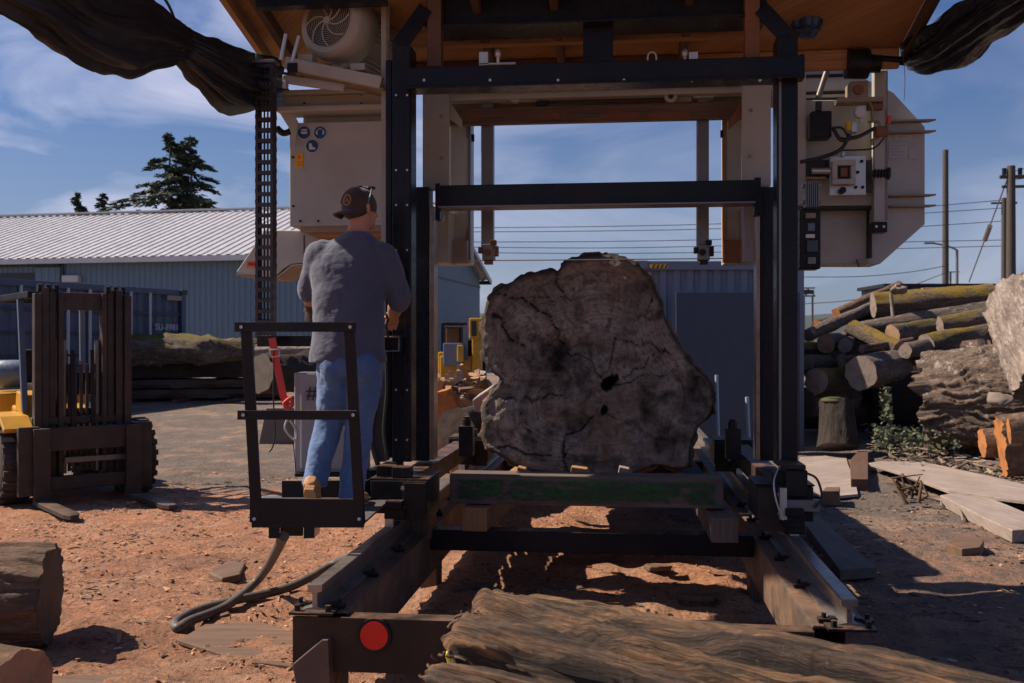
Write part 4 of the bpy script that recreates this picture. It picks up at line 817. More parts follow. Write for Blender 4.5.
# ------------------------------------------------------------------ far setting
V = []; FS = []; nh = 160
for i in range(nh+1):
    a = -1.1+2.2*i/nh; hh = 15+5*fb((a*6, 1, 0), 4)
    for d_, z in ((420, -2), (430, hh*.6), (445, hh), (520, hh+3)): V.append(C(sin(a)*d_, cos(a)*d_, z))
for i in range(nh):
    for j in range(3): FS.append((i*4+j, (i+1)*4+j, (i+1)*4+j+1, i*4+j+1))
paint('hill_green', (.045, .06, .06), (.06, .07, .075), .5, .9, 0, .02); obj('hills', MB().add(V, FS, True), 'hill_green', kind='structure')
def corrugated(a, b, up, nrm, pitch, amp, flat=.3):     # sheet from a to b along, 'up' high, ribs standing out along nrm
    a = Vector(a); b = Vector(b); up = Vector(up); nrm = Vector(nrm).normalized(); L_ = (b-a).length; t = (b-a)/L_; P = []; s = 0
    while s < L_:
        for f, h in ((0, 0), (flat, 0), (flat+.12, 1), (.88, 1)):
            if s+f*pitch <= L_: P.append(a+t*(s+f*pitch)+nrm*amp*h)
        s += pitch
    P.append(b); n = len(P); return MB().add(P+[p+up for p in P], [(i, i+1, n+i+1, n+i) for i in range(n-1)])
bd = thing('metal_building', 'long blue metal industrial building with a pale ribbed roof', 'building', C(-20, 50, .36))
c0 = C(-6.2, 47.6, .3); dl = (C(-6.2-14, 47.6+2.8, 0)-C(-6.2, 47.6, 0)).normalized(); db = Vector((-dl.y, dl.x, 0)); db = db if db.dot(Vector((0, 1, 0))) > 0 else -db
Lb = 62; Wd = 20.5; eh = 6.15; rh = 9.7; upz = Vector((0, 0, 1))
obj('front_wall', corrugated(c0, c0+dl*Lb, upz*(eh-.3), -db, .30, .035), 'blue_wall', bd)
g0 = c0+db*Wd
mbg = MB().prism([c0, g0, g0+upz*(eh-.3), c0+db*Wd*.5+upz*(rh-.55), c0+upz*(eh-.3)], dl*.1); obj('gable_wall', mbg, 'blue_wall', bd)
obj('gable_stripe', MB().bar(c0-dl*.03+upz*(eh-.9), g0-dl*.03+upz*(eh-.9), .03, .10), 'navy_sheet', bd)
for k in (0, 1):
    e0 = c0+db*(-.5 if k == 0 else Wd+.5)-dl*.7+upz*(eh-.42); r0_ = c0+db*Wd*.5-dl*.7+upz*(rh-.3)
    nr_ = (r0_-e0).cross(dl).normalized(); nr_ = nr_ if nr_.z > 0 else -nr_
    obj('roof', corrugated(e0, e0+dl*(Lb+.7), r0_-e0, nr_, .50, .05, .5), 'metal_roof', bd)
    obj('gutter', MB().bar(e0-upz*.14, e0+dl*Lb-upz*.14, .16, .26), 'navy_sheet' if k else 'white_trim', bd)
    obj('barge_board', MB().bar(e0-upz*.12, r0_-upz*.12, .06, .26), 'white_trim', bd)
obj('ridge_cap', MB().bar(c0+db*Wd*.5-dl*.7+upz*(rh-.17), c0+db*Wd*.5+dl*Lb+upz*(rh-.17), .5, .08), 'white_trim', bd)
def onwall(px, z): 
    r = (px-512)/F; # intersection with the front wall line in plan
    A = (Vector((CA, SA, 0))*r+Vector((-SA, CA, 0))); det = A.x*(-dl.y)+A.y*dl.x; s = (c0.x*(-dl.y)+c0.y*dl.x)/det; p = A*s; return Vector((p.x, p.y, z))
a = onwall(-60, 0); b = onwall(36, 0)
obj('door_opening', MB().prism([a-db*.06+upz*1, b-db*.06+upz*1, b-db*.06+upz*5.35, a-db*.06+upz*5.35], db*.03), 'navy_sheet', bd); obj('door_track', MB().bar(onwall(-60, 5.75)-db*.15, onwall(62, 5.75)-db*.15, .2, .18), 'navy_sheet', bd)
obj('sliding_door', corrugated(onwall(37, .4)-db*.14, onwall(62, .4)-db*.14, upz*5.2, -db, .4, .04), 'blue_wall', bd)
obj('wall_lamp', MB().obox(onwall(74, 5.0)-db*.2, (.9, .35, .35)), 'white_trim', bd, .05); obj('downpipe', MB().bar(onwall(64, .4)-db*.1, onwall(64, 5.9)-db*.1, .1, .1), 'navy_sheet', bd)
# containers
def container(name, label, p, t, L_, W_, H_, mat, pitch, bars=False, z=.3):
    p = Vector((p.x, p.y, z)); t = t.normalized(); n_ = Vector((t.y, -t.x, 0)); n_ = -n_ if n_.dot(p) > 0 else n_; root = thing(name, label, 'container', p)
    def wall(a, b, nn, rib=1): obj('wall', corrugated(a+upz*.12, b+upz*.12, upz*(H_-.24), nn, pitch, .036*rib), mat, root)
    q = p-n_*W_
    wall(p-n_*.05, p+t*L_-n_*.05, n_); wall(q+n_*.05, q+t*L_+n_*.05, -n_); wall(p+t*.05, q+t*.05, -t); wall(p+t*(L_-.05), q+t*(L_-.05), t)
    obj('roof', MB().prism([p+upz*(H_-.06), p+t*L_+upz*(H_-.06), q+t*L_+upz*(H_-.06), q+upz*(H_-.06)], upz*.04), mat, root)
    for c_ in (p, p+t*L_, q, q+t*L_): obj('corner_post', MB().obox(c_+upz*H_/2, (.14, .14, H_), Matrix((t, n_, upz)).transposed()), mat, root, .01); 
    for c_ in (p, p+t*L_, q, q+t*L_): obj('corner_casting', MB().obox(c_+upz*(H_-.06), (.19, .19, .13), Matrix((t, n_, upz)).transposed()), 'navy_sheet' if bars else mat, root, .01)
    for z_ in (.06, H_-.07):
        for a, b in ((p, p+t*L_), (q, q+t*L_), (p, q), (p+t*L_, q+t*L_)): obj('frame_rail', MB().bar(a+upz*z_, b+upz*z_, .08, .14), mat, root, .008)
    return root, t, n_
cA = C(-8.25, 25.0, 0); tA = C(-10.6, 20.4, 0)-cA
rA, tA, nA = container('shipping_container', 'slate blue shipping container with white vertical bars standing behind the forklift', cA, tA, 12.2, 2.44, 2.66, 'blue_container', .28, True, .36)
pA = Vector((cA.x, cA.y, .36))
for i in range(20):
    s = 1.05+i*.58; obj('side_bar', MB().bar(pA+tA*s+nA*.03+upz*.15, pA+tA*s+nA*.03+upz*2.55, .045, .05), 'white_trim', rA)
for z_ in (.55, 1.05, 1.55, 2.05): obj('side_rib', MB().bar(pA+tA*.1+nA*.0+upz*z_, pA+tA*12+nA*.0+upz*z_, .04, .07), 'navy_sheet', rA)
Rt = Matrix((-tA, -nA, upz)).transposed().to_4x4()
for tx, s, z_, sz in (('SU-8981', .52, 1.72, .22), ('PU', .42, 1.27, .22)):
    t = text_mb(tx, sz, .004); t.xf(Matrix.Translation(pA+tA*s+nA*.03+upz*z_) @ Rt @ FACE); obj('lettering', t, 'white_trim', rA)
obj('placard', MB().obox(pA+tA*.13+nA*.075+upz*1.33, (.10, .01, .28), Matrix((tA, nA, upz)).transposed()), 'yellow_sticker', rA); obj('top_placard', MB().obox(pA+tA*.3+nA*.06+upz*2.45, (.5, .01, .12), Matrix((tA, nA, upz)).transposed()), 'beige_rusty', rA)
# second container, seen end-on behind the log
cB = C(2.0, 15.5, 0)
rB, tB, nB = container('shipping_container', 'pale grey blue shipping container seen end-on behind the giant log', cB, Vector((CA, SA, 0)), 2.44, 12.0, 2.90, 'pale_container', .21, False, .05)
mb = MB()
hzs = obj('hazard_strip', MB().obox(at(659, 266, 15.38), (.28, .006, .055), Matrix.Rotation(YAW, 3, 'Z')), 'yellow_sticker', rB)
for i in range(4): mb.add(*[(lambda q: (q.v, q.f))(MB().prism([at(652+i*4.2, 268, 15.37), at(653.6+i*4.2, 268, 15.37), at(655.6+i*4.2, 264.4, 15.37), at(654+i*4.2, 264.4, 15.37)], (0, .004, 0)))][0])
obj('stripes', mb, 'black_ink', hzs)
obj('steel_sheet', MB().prism([at(676, 292, 14.9), at(800, 292, 14.9), at(800, 452, 14.9), at(676, 452, 14.9)], (-SA*.03, CA*.03, 0)), 'dark_panel', None, .004, 'flat dark blue sheet leaning against the pale container', 'panel')
for i, (x, y0, y1, d) in enumerate(((716.5, 375, 452, 10.4), (747, 397, 445, 9.4))): 
    b = at(x+2, y1, d); b.z = max(b.z, .58); obj('guide_stake', MB().cyl(b, at(x, y0, d), .018, 10), 'blue_pipe', None, 0, ('tall pale blue stake standing by the right rail left of the shorter one', 'short pale blue stake standing beside the right gantry post')[i], 'stake')
# dark flat building right
nb = thing('low_building', 'low black flat roofed building behind the log pile on the right', 'building', C(18, 42, .36)); M_ = Matrix.Rotation(YAW, 3, 'Z')
obj('wall', MB().obox(C(17.7, 43, 2.2), (4.3, 3, 3.7), M_), 'navy_sheet', nb); obj('roof_edge', MB().obox(C(17.7, 43, 4.12), (4.6, 3.3, .14), M_), 'black_box', nb)
for i in range(7): obj('panel_joint', MB().obox(C(15.9+i*.6, 41.44, 2.2), (.09, .06, 3.7), M_), 'black_box', nb)
for i in range(3): obj('window', MB().obox(C(16.3+i*1.2, 41.45, 3.3), (.4, .04, .7), M_), 'blue_tank', nb)
# ------------------------------------------------------------------ conifers
def conifer(name, label, base_, H_, R_, seed, mat='leaf', group=None, low=.25, lean=0):
    Rn = random.Random(seed); root = thing(name, label, 'tree', base_, group=group); B = Vector(base_); top = B+Vector((lean, 0, H_))
    mb = MB().tube([B+(top-B)*(i/8)+Vector((.1*sin(i*2+seed), 0, 0)) for i in range(9)], [H_*.016*(1-i/8.5)+.02 for i in range(9)], 8); lv = MB(); tone = []; nb_ = int(H_*4.2)
    for i in range(nb_):
        f = low+(1-low)*(i/nb_); z = f*H_; a = Rn.uniform(0, 2*pi); ln = R_*1.15*(1-f)**1.05*Rn.uniform(.45, 1.15)+.25
        if Rn.random() < .12: ln *= .3
        st = B+(top-B)*f; dx = Vector((cos(a), sin(a), 0)); pts = []
        for j in range(5):
            t = j/4; pts.append(st+dx*ln*t+Vector((0, 0, ln*(.12*t-.38*t*t+.10*t**3))))
        mb.tube(pts, [.05*(1-j/5)+.01 for j in range(5)], 4, False)
        sd = Vector((-dx.y, dx.x, 0)); kk = int(24+ln*24)
        for j in range(kk):
            t = Rn.uniform(.15, 1.0); q = pts[min(int(t*4), 3)].lerp(pts[min(int(t*4)+1, 4)], t*4-int(t*4)) if t < 1 else pts[4]
            w = (1-t)*.42*ln+.12; q = q+sd*Rn.uniform(-w, w)+Vector((0, 0, Rn.uniform(-.16, .06)-.08*ln*.3)); s = Rn.uniform(.07, .17)*(1+H_*.02)
            e1 = (dx*Rn.uniform(.3, 1)+sd*Rn.uniform(-1, 1)+Vector((0, 0, Rn.uniform(-.5, .2)))).normalized()*s*1.5; e2 = Vector((Rn.uniform(-1, 1), Rn.uniform(-1, 1), Rn.uniform(-.8, .8))).normalized()*s*.6
            lv.add([q-e1-e2, q+e1*.9-e2*.4, q+e1+e2*.5, q-e1*.6+e2], [(0, 1, 2, 3)]); k = Rn.uniform(.6, 1.3); tone += [(.024*k, .042*k, .026*k, 1)]*4
    obj('trunk', mb, 'pole_wood', root); o = obj('crown', lv, mat, root); ca = o.data.color_attributes.new('tone', 'FLOAT_COLOR', 'POINT'); ca.data.foreach_set('color', [q for t in tone for q in t])
    return root
gp = 'conifers beyond the ribbed roof'
conifer('conifer_tree', 'dark conifer with the leftmost spire and widest left branches above the roof', C(-26.0, 76, .4), 17.4, 14, 11, group=gp)
conifer('conifer_tree', 'slim dark conifer squeezed between two bigger spires above the roof', C(-25.4, 77, .4), 17.0, 5.0, 12, group=gp)
conifer('conifer_tree', 'dark conifer with the rightmost spire above the ribbed roof', C(-24.4, 76, .4), 17.2, 10, 13, group=gp)
conifer('conifer_tree', 'small distant round headed conifer peeping over the roof, left of its neighbour', C(-37.8, 87, .4), 14.6, 7, 14, group=gp)
conifer('conifer_tree', 'small distant pointed conifer peeping over the roof, right of its neighbour', C(-35.6, 87, .4), 14.5, 6, 15, group=gp)
# ------------------------------------------------------------------ poles and wires
def upole(name, label, px, ytop, d, r, extra=None, mat='pole_wood'):
    t = at(px, ytop, d); root = thing(name, label, 'pole', (t.x, t.y, .3)); obj('shaft', MB().tube([(t.x, t.y, .3), t], [r*1.25, r], 10), mat, root); return root, t
p1_, t1 = upole('utility_pole', 'tall thin bare pole rising beside the beige wheel housing', 945.5, 150, 85, .24)
p2_, t2 = upole('utility_pole', 'thick dark utility pole near the right edge', 1011, 166, 46, .19)
obj('crossarm', MB().bar(t2+Vector((-.5, 0, -.5)), t2+Vector((.9, 0, -.5)), .15, .15).bar(t2+Vector((-.4, 0, -.95)), t2+Vector((.8, 0, -.95)), .12, .12), 'pole_wood', p2_); obj('insulator', MB().cyl(t2+Vector((-.3, 0, -.4)), t2+Vector((-.3, 0, -.1)), .1, 8).cyl(t2+Vector((.4, 0, -.4)), t2+Vector((.4, 0, -.1)), .1, 8), 'black_box', p2_)
p3_, t3 = upole('utility_pole', 'shorter thin utility pole just left of the thick dark one', 1004, 198, 80, .2)
obj('crossarm', MB().bar(t3+Vector((-1, 0, -.4)), t3+Vector((1, 0, -.4)), .15, .15), 'pole_wood', p3_)
p4_, t4 = upole('street_lamp', 'small grey street lamp with a long arm left of the poles', 957, 250, 95, .13, mat='grey_steel')
obj('arm', MB().tube(smooth_path([t4, at(950, 247, 95), at(938, 244, 95), at(930, 243, 95)]), .09, 6), 'grey_steel', p4_); obj('lamp_head', MB().obox(at(929, 243.2, 95), (.9, .4, .16)), 'grey_steel', p4_)
p5_, t5 = upole('utility_pole', 'tiny far pole with a crossarm beside the street lamp', 950.5, 272, 130, .12)
obj('crossarm', MB().bar(t5+Vector((-1.1, 0, .0)), t5+Vector((1.1, 0, 0)), .12, .12), 'pole_wood', p5_)
for i, P in enumerate(([(425, 228), (600, 226.5), (760, 222), (900, 209), (1004, 200)], [(425, 232), (600, 231), (760, 227), (900, 215), (1004, 208)], [(425, 242), (600, 241.5), (760, 238), (900, 228), (1004, 221)], [(425, 246.5), (600, 248), (760, 245), (900, 242), (1004, 240)], [(425, 252), (600, 253.5), (760, 251.5), (900, 248.5), (1004, 246)], [(800, 277), (860, 276.5), (910, 272), (945, 266)], [(800, 304), (840, 301.5), (870, 297), (900, 290), (945, 273)], [(1011, 172), (1060, 160)], [(1011, 180), (1060, 174)])):
    lb = ['topmost power line crossing the sky behind the mill', 'second power line from the top crossing behind the mill', 'middle power line crossing the sky behind the mill', 'second lowest of the five power lines behind the blade guides', 'lowest of the five power lines behind the blade guides', 'dark cable sagging under the right wheel housing', 'low cable rising from the sign frame towards the thin pole', 'upper wire leaving the thick pole to the right', 'lower wire leaving the thick pole to the right'][i]
    d = 84 if i < 7 else 46
    obj('power_line', MB().tube(smooth_path([at(x, y, d) for x, y in P], 5), .030 if d > 50 else .016, 5), 'cable', None, 0, lb, 'power line', 'power lines')
obj('guy_wire', MB().tube([at(969, 282, 60), at(1007, 180, 48)], .035, 5).tube([at(985, 240, 55), at(990, 226, 54)], .14, 6), 'grey_steel', None, 0, 'slanting guy wire running down left from the thick pole', 'guy wire')
sg = thing('sign_frame', 'small far sign frame on two posts seen right of the black gantry post', 'sign', C(22, 75, .3))
for x in (804, 812.5): obj('post', MB().bar(at(x, 296, 75), at(x, 344, 75), .14, .14), 'grey_steel', sg)
obj('lattice', MB().bar(at(799, 288, 75), at(815, 288, 75), .1, .1).bar(at(799, 296, 75), at(815, 296, 75), .12, .12).bar(at(799, 288, 75), at(807, 296, 75), .08, .08).bar(at(807, 288, 75), at(815, 296, 75), .08, .08), 'grey_steel', sg); obj('lamp_box', MB().obox(at(805, 292, 75), (.45, .3, .35)).obox(at(811, 292, 75), (.4, .3, .3)), 'navy_sheet', sg)
# ------------------------------------------------------------------ forklift (own axes: +y is where the forks point)
fk = thing('forklift', 'dirty yellow forklift with a tall brown mast and forks on the ground', 'forklift', C(-4.46, 10.48, .0), YAW-radians(140.3), local=True)
K = lambda n, mb, m, bev=.006, par=None: obj(n, mb, m, par or fk, bev)
for s in (-1, 1):
    K('fork', MB().box((s*.46-.08, .06, .10), (s*.46+.08, .115, .80)).prism([(s*.46-.075, .06, .03), (s*.46-.075, 1.08, .03), (s*.46-.03, 1.2, .03), (s*.46+.04, 1.2, .03), (s*.46+.075, 1.1, .03), (s*.46+.075, .06, .03)], (0, 0, .045)).box((s*.46-.08, .06, .03), (s*.46+.08, .12, .0999)), 'mast_steel')
    K('fork_shank_guard', MB().box((s*.57-.10, -.02, .12), (s*.57+.10, .055, .82)), 'mast_steel')
    for x, y0, w, top in ((.455, -.16, .07, 2.18), (.375, -.20, .07, 2.24), (.295, -.24, .07, 2.24), (.22, -.2, .05, 2.20)): K('mast_channel', MB().box((s*x-w/2, y0, .18), (s*x+w/2, y0+.10, top)).box((s*x-.012, y0-.06, .18), (s*x+.012, y0-.001, top-.02)), 'mast_steel')
    for x in (.42, .34, .26): K('chain_roller', MB().cyl((s*x-.02, -.16, 2.24), (s*x+.02, -.16, 2.24), .045, 14), 'black_box', 0)
    K('hydraulic_cylinder', MB().cyl((s*.17, -.2, .3), (s*.17, -.2, 1.7), .03, 12), 'grey_steel', 0); K('lift_chain', MB().bar((s*.1, -.1, .7), (s*.1, -.14, 1.6), .04, .02), 'black_box', 0)
    for wy, wr in ((-.48, .41), (-2.05, .33)):
        wh = K('wheel', MB().cyl((s*.54, wy, wr), (s*.70, wy, wr), wr*.45, 24), 'beige_rusty'); 
        ty = MB(); ns = 44; Rr = []
        for (xx, rr) in ((.50, wr*.55), (.50, wr*.9), (.53, wr*.97), (.58, wr), (.70, wr), (.75, wr*.97), (.78, wr*.9), (.78, wr*.55)): Rr.append((Vector((s*xx, wy, wr)), Vector((0, rr, 0)), Vector((0, 0, rr))))
        ty.rings(Rr, ns, True, False)
        for k in range(22):
            a = 2*pi*k/22; M_ = Matrix.Rotation(a, 3, 'X'); ty.obox(Vector((s*.71, wy, wr))+M_ @ Vector((0, 0, wr)), (.14, .055, .035), M_); M2 = Matrix.Rotation(a+pi/22, 3, 'X'); ty.obox(Vector((s*.57, wy, wr))+M2 @ Vector((0, 0, wr)), (.14, .055, .035), M2)
        obj('tyre', ty, 'rubber', wh)
K('carriage_bar', MB().box((-.55, -.02, .56), (.55, .05, .80)), 'mast_steel', .01); K('carriage_bar', MB().box((-.55, -.02, .16), (.55, .05, .30)), 'mast_steel', .01); K('carriage_bar', MB().box((-.5, -.1, .42), (.2, -.05, .48)), 'grey_steel')
K('mast_crossbar', MB().box((-.24, -.22, 2.02), (.24, -.14, 2.2)), 'mast_steel'); K('mast_crossbar', MB().box((-.24, -.26, .9), (.24, -.2, .98)), 'mast_steel'); K('mast_crossbar', MB().box((-.5, -.24, .82), (.5, -.12, .90)), 'mast_steel')
mb = MB(); [mb.bar((x, -.18, .32), (x, -.18, 1.45), .035, .03) for x in (-.12, -.06, .0, .06, .12)]; K('hose_bundle', mb, 'mast_steel')
K('tilt_cylinder', MB().cyl((.62, -.25, .75), (.62, -.9, .62), .05, 12), 'black_box', 0); K('tilt_cylinder', MB().cyl((-.62, -.25, .75), (-.62, -.9, .62), .05, 12), 'black_box', 0)
K('body', MB().prism([(.50, -.42, .50), (.50, -.42, .62), (.50, -.62, .95), (.50, -.95, 1.0), (.50, -1.0, .62), (.50, -1.5, .62), (.50, -1.55, 1.1), (.50, -2.5, 1.1), (.50, -2.62, .9), (.50, -2.62, .35), (.50, -.9, .32)], (-1.0, 0, 0)), 'yellow_paint', .02)
for s in (1,): K('fender', MB().prism([(s*.50, -.05, .80), (s*.50, -.25, .92), (s*.50, -.75, .94), (s*.50, -1.0, .60), (s*.50, -1.0, .55), (s*.50, -.72, .89), (s*.50, -.26, .87), (s*.50, -.07, .76)], (s*.28, 0, 0)), 'yellow_paint', .008); K('cowl', MB().prism([(s*.22, -.45, .62), (s*.22, -.52, 1.12), (s*.22, -.75, 1.16), (s*.22, -.8, .9)], (s*.28, 0, 0)), 'yellow_paint', .01)
K('seat', MB().box((-.25, -1.5, 1.1), (.25, -1.05, 1.22)).box((-.25, -1.62, 1.2), (.25, -1.5, 1.6)), 'black_box', .03); K('dash', MB().box((-.28, -.68, 1.1), (.28, -.58, 1.35)), 'black_box', .02)
stc = Vector((.0, -.78, 1.42)); K('steering_wheel', MB().tube([stc+Vector((cos(a)*.18, sin(a)*.13, sin(a)*-.13)) for a in [2*pi*k/20 for k in range(21)]], .014, 6).cyl(stc, stc+Vector((0, .14, -.2)), .02, 8).bar(stc-Vector((.17, 0, 0)), stc+Vector((.17, 0, 0)), .02, .015), 'black_box', 0)
for s in (-1, 1): K('guard_post', MB().bar((s*.48, -.48, .95), (s*.47, -.72, 2.14), .06, .05), 'blue_tank'); K('guard_post', MB().bar((s*.48, -1.75, 1.1), (s*.47, -1.75, 2.14), .06, .05), 'blue_tank')
K('overhead_guard', MB().box((-.5, -1.8, 2.14), (-.42, -.3, 2.21)).box((.42, -1.8, 2.14), (.5, -.3, 2.21)).box((-.42, -.38, 2.14), (.42, -.3, 2.21)).box((-.42, -1.8, 2.14), (.42, -1.72, 2.21)), 'black_box')
for i in range(6): K('guard_slat', MB().box((-.42, -1.6+i*.21, 2.15), (.42, -1.56+i*.21, 2.19)), 'black_box', .002)
K('gas_tank', MB().tube([(-.4, -2.2, 1.3), (-.36, -2.2, 1.3), (.36, -2.2, 1.3), (.4, -2.2, 1.3)], [.1, .17, .17, .1], 20), 'blue_tank', 0); K('counterweight', MB().box((-.53, -2.75, .3), (.53, -2.45, .95)), 'black_box', .04)
# ------------------------------------------------------------------ stack of slabs behind the yard on the left
sl_g = 'sawn slabs stacked before the building'
def qlog(label, x0, y0, d0, x1, y1, d1, r0, r1, mat, emat, name='log', cat='log', group=None, ground=False, **k):
    return make_log(name, label, at(x0, y0, d0), at(x1, y1, d1), r0, r1, mat, emat, group, cat, **k)
qlog('long mossy log with a jagged pale end lying on top of the dark slab stack', 128, 349, 23.2, 262, 350, 23.0, .40, .25, 'bark_moss_light', 'cut_grey', lump=.16, groove=.08, seed=3, end_noise=.6)
def slab(name, label, x0, x1, y0, y1, d0, d1, dp, mat, cat='slab'):
    a = at(x0, y0, d0); b = at(x1, y0+(y1-y0)*0, d1); za = at(x0, y0, d0).z; zb = at(x0, y1, d0).z; a.z = b.z = 0
    t = (b-a).normalized(); n_ = Vector((-t.y, t.x, 0)); L_ = (b-a).length; V = []; nx_ = int(L_/.08)+2; U = []
    prof = [(0, zb), (-.04, zb*.5+za*.5), (0, za), (dp, za), (dp, zb)]
    for i in range(nx_):
        p = a+t*L_*i/(nx_-1)
        for j, (o_, z) in enumerate(prof):
            V.append(Vector((p.x, p.y, z+.03*fb((i*.12, j, y0*.3), 3)))+n_*(o_+.10*fb((i*.10, j*2.1, y0), 4))); U.append((j*.3, i*.06))
    m_ = len(prof); FS = [(i*m_+j, (i+1)*m_+j, (i+1)*m_+(j+1) % m_, i*m_+(j+1) % m_) for i in range(nx_-1) for j in range(m_)]
    mb = MB().add(V, FS, False, U); mb.add(V[:m_], [tuple(range(m_))]); mb.add(V[-m_:], [tuple(range(m_))]); return obj(name, mb, mat, None, .004, label, cat, sl_g)
slab('wood_slab', 'thick nearly black slab under the mossy log in the left stack', 122, 300, 355.5, 378, 23.2, 24.0, 1.4, 'bark_dark'); slab('wood_slab', 'thin brown slab second from the bottom of the left stack', 126, 292, 380, 388.5, 23.2, 24.0, 1.3, 'stack_timber'); slab('wood_slab', 'bottom reddish brown slab of the left stack resting on the yard', 122, 286, 390, 399, 23.2, 24, 1.3, 'stack_timber')
for i, x in enumerate((136, 186, 238)): obj('bearer', MB().obox(at(x, 402, 23.5)*Vector((1, 1, 0))+Vector((0, 0, .34)), (.15, 1.2, .12)), 'stack_timber', None, .01, ('left', 'middle', 'right')[i]+'most of three dark bearers under the slab stack', 'bearer', 'bearers under the slab stack')
qlog('dark rough log lying behind the red strap at the end of the slab stack', 262, 372, 19.5, 318, 372, 20.5, .42, .40, 'bark_dark', 'cut_dark', lump=.1, groove=.05, seed=9)
qlog('pale peeled log balanced on the dark log behind the platform cage', 256, 352, 21, 320, 349, 21, .14, .12, 'bark_pale', 'cut_tan', lump=.1, seed=10)
# ------------------------------------------------------------------ log pile on the right
pg = 'logs heaped on the right'
LG = [('long reddish thin log slanting up to the top of the pile', 836, 313, 18.6, 900, 286, 19.6, .10, .09, 'bark_brown', 'cut_orange'),
 ('short dark log with a bright orange cut end at the left tip of the pile', 817, 326, 18.2, 834, 322, 19.0, .11, .10, 'bark_dark', 'cut_orange'),
 ('long grey log slanting up under the reddish one', 808, 336, 17.8, 872, 306, 18.8, .12, .11, 'bark_grey', 'cut_tan'),
 ('thick horizontal mossy log along the top of the pile', 873, 305, 17.8, 992, 298, 17.6, .23, .26, 'bark_moss', 'cut_grey'),
 ('slim barkless log lying on the thick mossy one', 922, 292, 18.2, 992, 291, 18.2, .08, .10, 'bark_brown', 'cut_tan'),
 ('grey log stretched beneath the thick mossy log', 862, 330, 17.3, 992, 311, 17.4, .15, .20, 'bark_grey', 'cut_grey'),
 ('log with a long pale oval cut end in the middle of the pile', 892, 334, 16.7, 965, 322, 17.5, .17, .16, 'bark_moss_light', 'cut_tan'),
 ('green mossy log sloping down to the right in the middle of the pile', 852, 328, 16.8, 899, 350, 16.0, .15, .15, 'bark_moss', 'cut_tan'),
 ('log with a tall narrow tan cut end near the black post', 826, 345, 16.5, 858, 337, 17.5, .16, .15, 'bark_grey', 'cut_tan'),
 ('log with a round cracked grey end facing out', 845, 345, 16.2, 862, 338, 17.6, .12, .12, 'bark_dark', 'cut_grey'),
 ('yellow mossy log half hidden by the black post', 796, 349, 16.6, 824, 349, 16.9, .12, .12, 'bark_moss', 'cut_tan'),
 ('log with a large grey oval cut end above the leafy weeds', 861, 374, 15.2, 898, 364, 16.0, .27, .24, 'bark_grey', 'cut_grey'),
 ('thick dark green log with a blue grey cut end low in the pile', 816, 381, 15.6, 862, 378, 16.6, .21, .22, 'bark_moss', 'cut_grey'),
 ('tan log with a small oval end just right of the black post', 808, 362, 16.0, 838, 364, 16.6, .13, .13, 'bark_moss_light', 'cut_grey'),
 ('mossy log with an orange tinted crown in front of the white trunk', 926, 347, 15.9, 994, 333, 16.4, .19, .19, 'bark_moss', 'cut_grey'),
 ('grey and green log under the thick mossy log beside the white trunk', 940, 325, 16.6, 994, 317, 16.6, .15, .17, 'bark_moss_light', 'cut_grey'),
 ('short stubby log propped upright against the white trunk', 978, 342, 14.8, 986, 372, 14.6, .13, .17, 'bark_rough', 'cut_dark'),
 ('small grey log poking out below the mossy log in the pile centre', 905, 352, 15.6, 945, 343, 16.2, .12, .13, 'bark_grey', 'cut_grey'),
 ('dark log wedged under the oval ended logs in the pile', 838, 358, 16.3, 892, 352, 17, .14, .14, 'bark_dark', 'cut_dark'),
 ('thin tan stick log bridging two dark logs in the pile', 842, 360, 15.9, 866, 357, 16.2, .06, .05, 'bark_brown', 'cut_tan'),
 ('small forked tan billet with a pale face under the round ended log', 840, 356, 15.8, 845, 368, 15.7, .07, .07, 'bark_brown', 'cut_tan'),
 ('greyish log lying in the lower middle of the pile beneath the green sloping log', 868, 362, 16.0, 920, 356, 16.4, .15, .16, 'bark_grey', 'cut_tan'),
 ('brown log tucked under the pale oval ended log against the rough giant', 898, 352, 16.2, 990, 350, 15.8, .16, .16, 'bark_brown', 'cut_grey'),
 ('slender tan log crossing above the greyish lower middle log', 862, 350, 15.9, 912, 340, 16.3, .07, .06, 'bark_brown', 'cut_tan'),
 ('dark mossy log on the ground at the foot of the pile by the post', 803, 402, 15.8, 850, 398, 16.6, .24, .24, 'bark_moss', 'cut_dark')]
for i, (lb, x0, y0, d0, x1, y1, d1, r0, r1, m_, e_) in enumerate(LG):
    qlog(lb, x0, y0, d0, x1, y1, d1, r0, r1, m_, e_, group=pg, seed=i+20, seg=26, nl=18, groove=min(.02, r0*.07), lump=.07, bend=.03*((i % 3)-1), end_noise=.012)
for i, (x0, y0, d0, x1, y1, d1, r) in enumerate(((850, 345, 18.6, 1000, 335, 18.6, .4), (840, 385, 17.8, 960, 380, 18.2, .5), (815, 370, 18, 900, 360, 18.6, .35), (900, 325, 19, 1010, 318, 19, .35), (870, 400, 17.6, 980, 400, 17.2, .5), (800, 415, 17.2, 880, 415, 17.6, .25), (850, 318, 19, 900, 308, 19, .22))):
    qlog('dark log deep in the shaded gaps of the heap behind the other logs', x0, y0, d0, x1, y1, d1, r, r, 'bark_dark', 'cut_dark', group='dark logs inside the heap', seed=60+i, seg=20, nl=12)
qlog('pale broken stick standing up at the top of the pile', 893, 292, 17.4, 898, 284, 17.3, .05, .04, 'bark_pale', 'cut_tan', name='broken_stick', cat='stick', seg=10, nl=8, groove=.005, seed=5); qlog('thin peeled stick leaning upright against the mossy top log', 893, 316, 17.3, 891, 293, 17.35, .035, .03, 'bark_pale', 'cut_tan', name='broken_stick', cat='stick', seg=10, nl=8, groove=.005, seed=6)
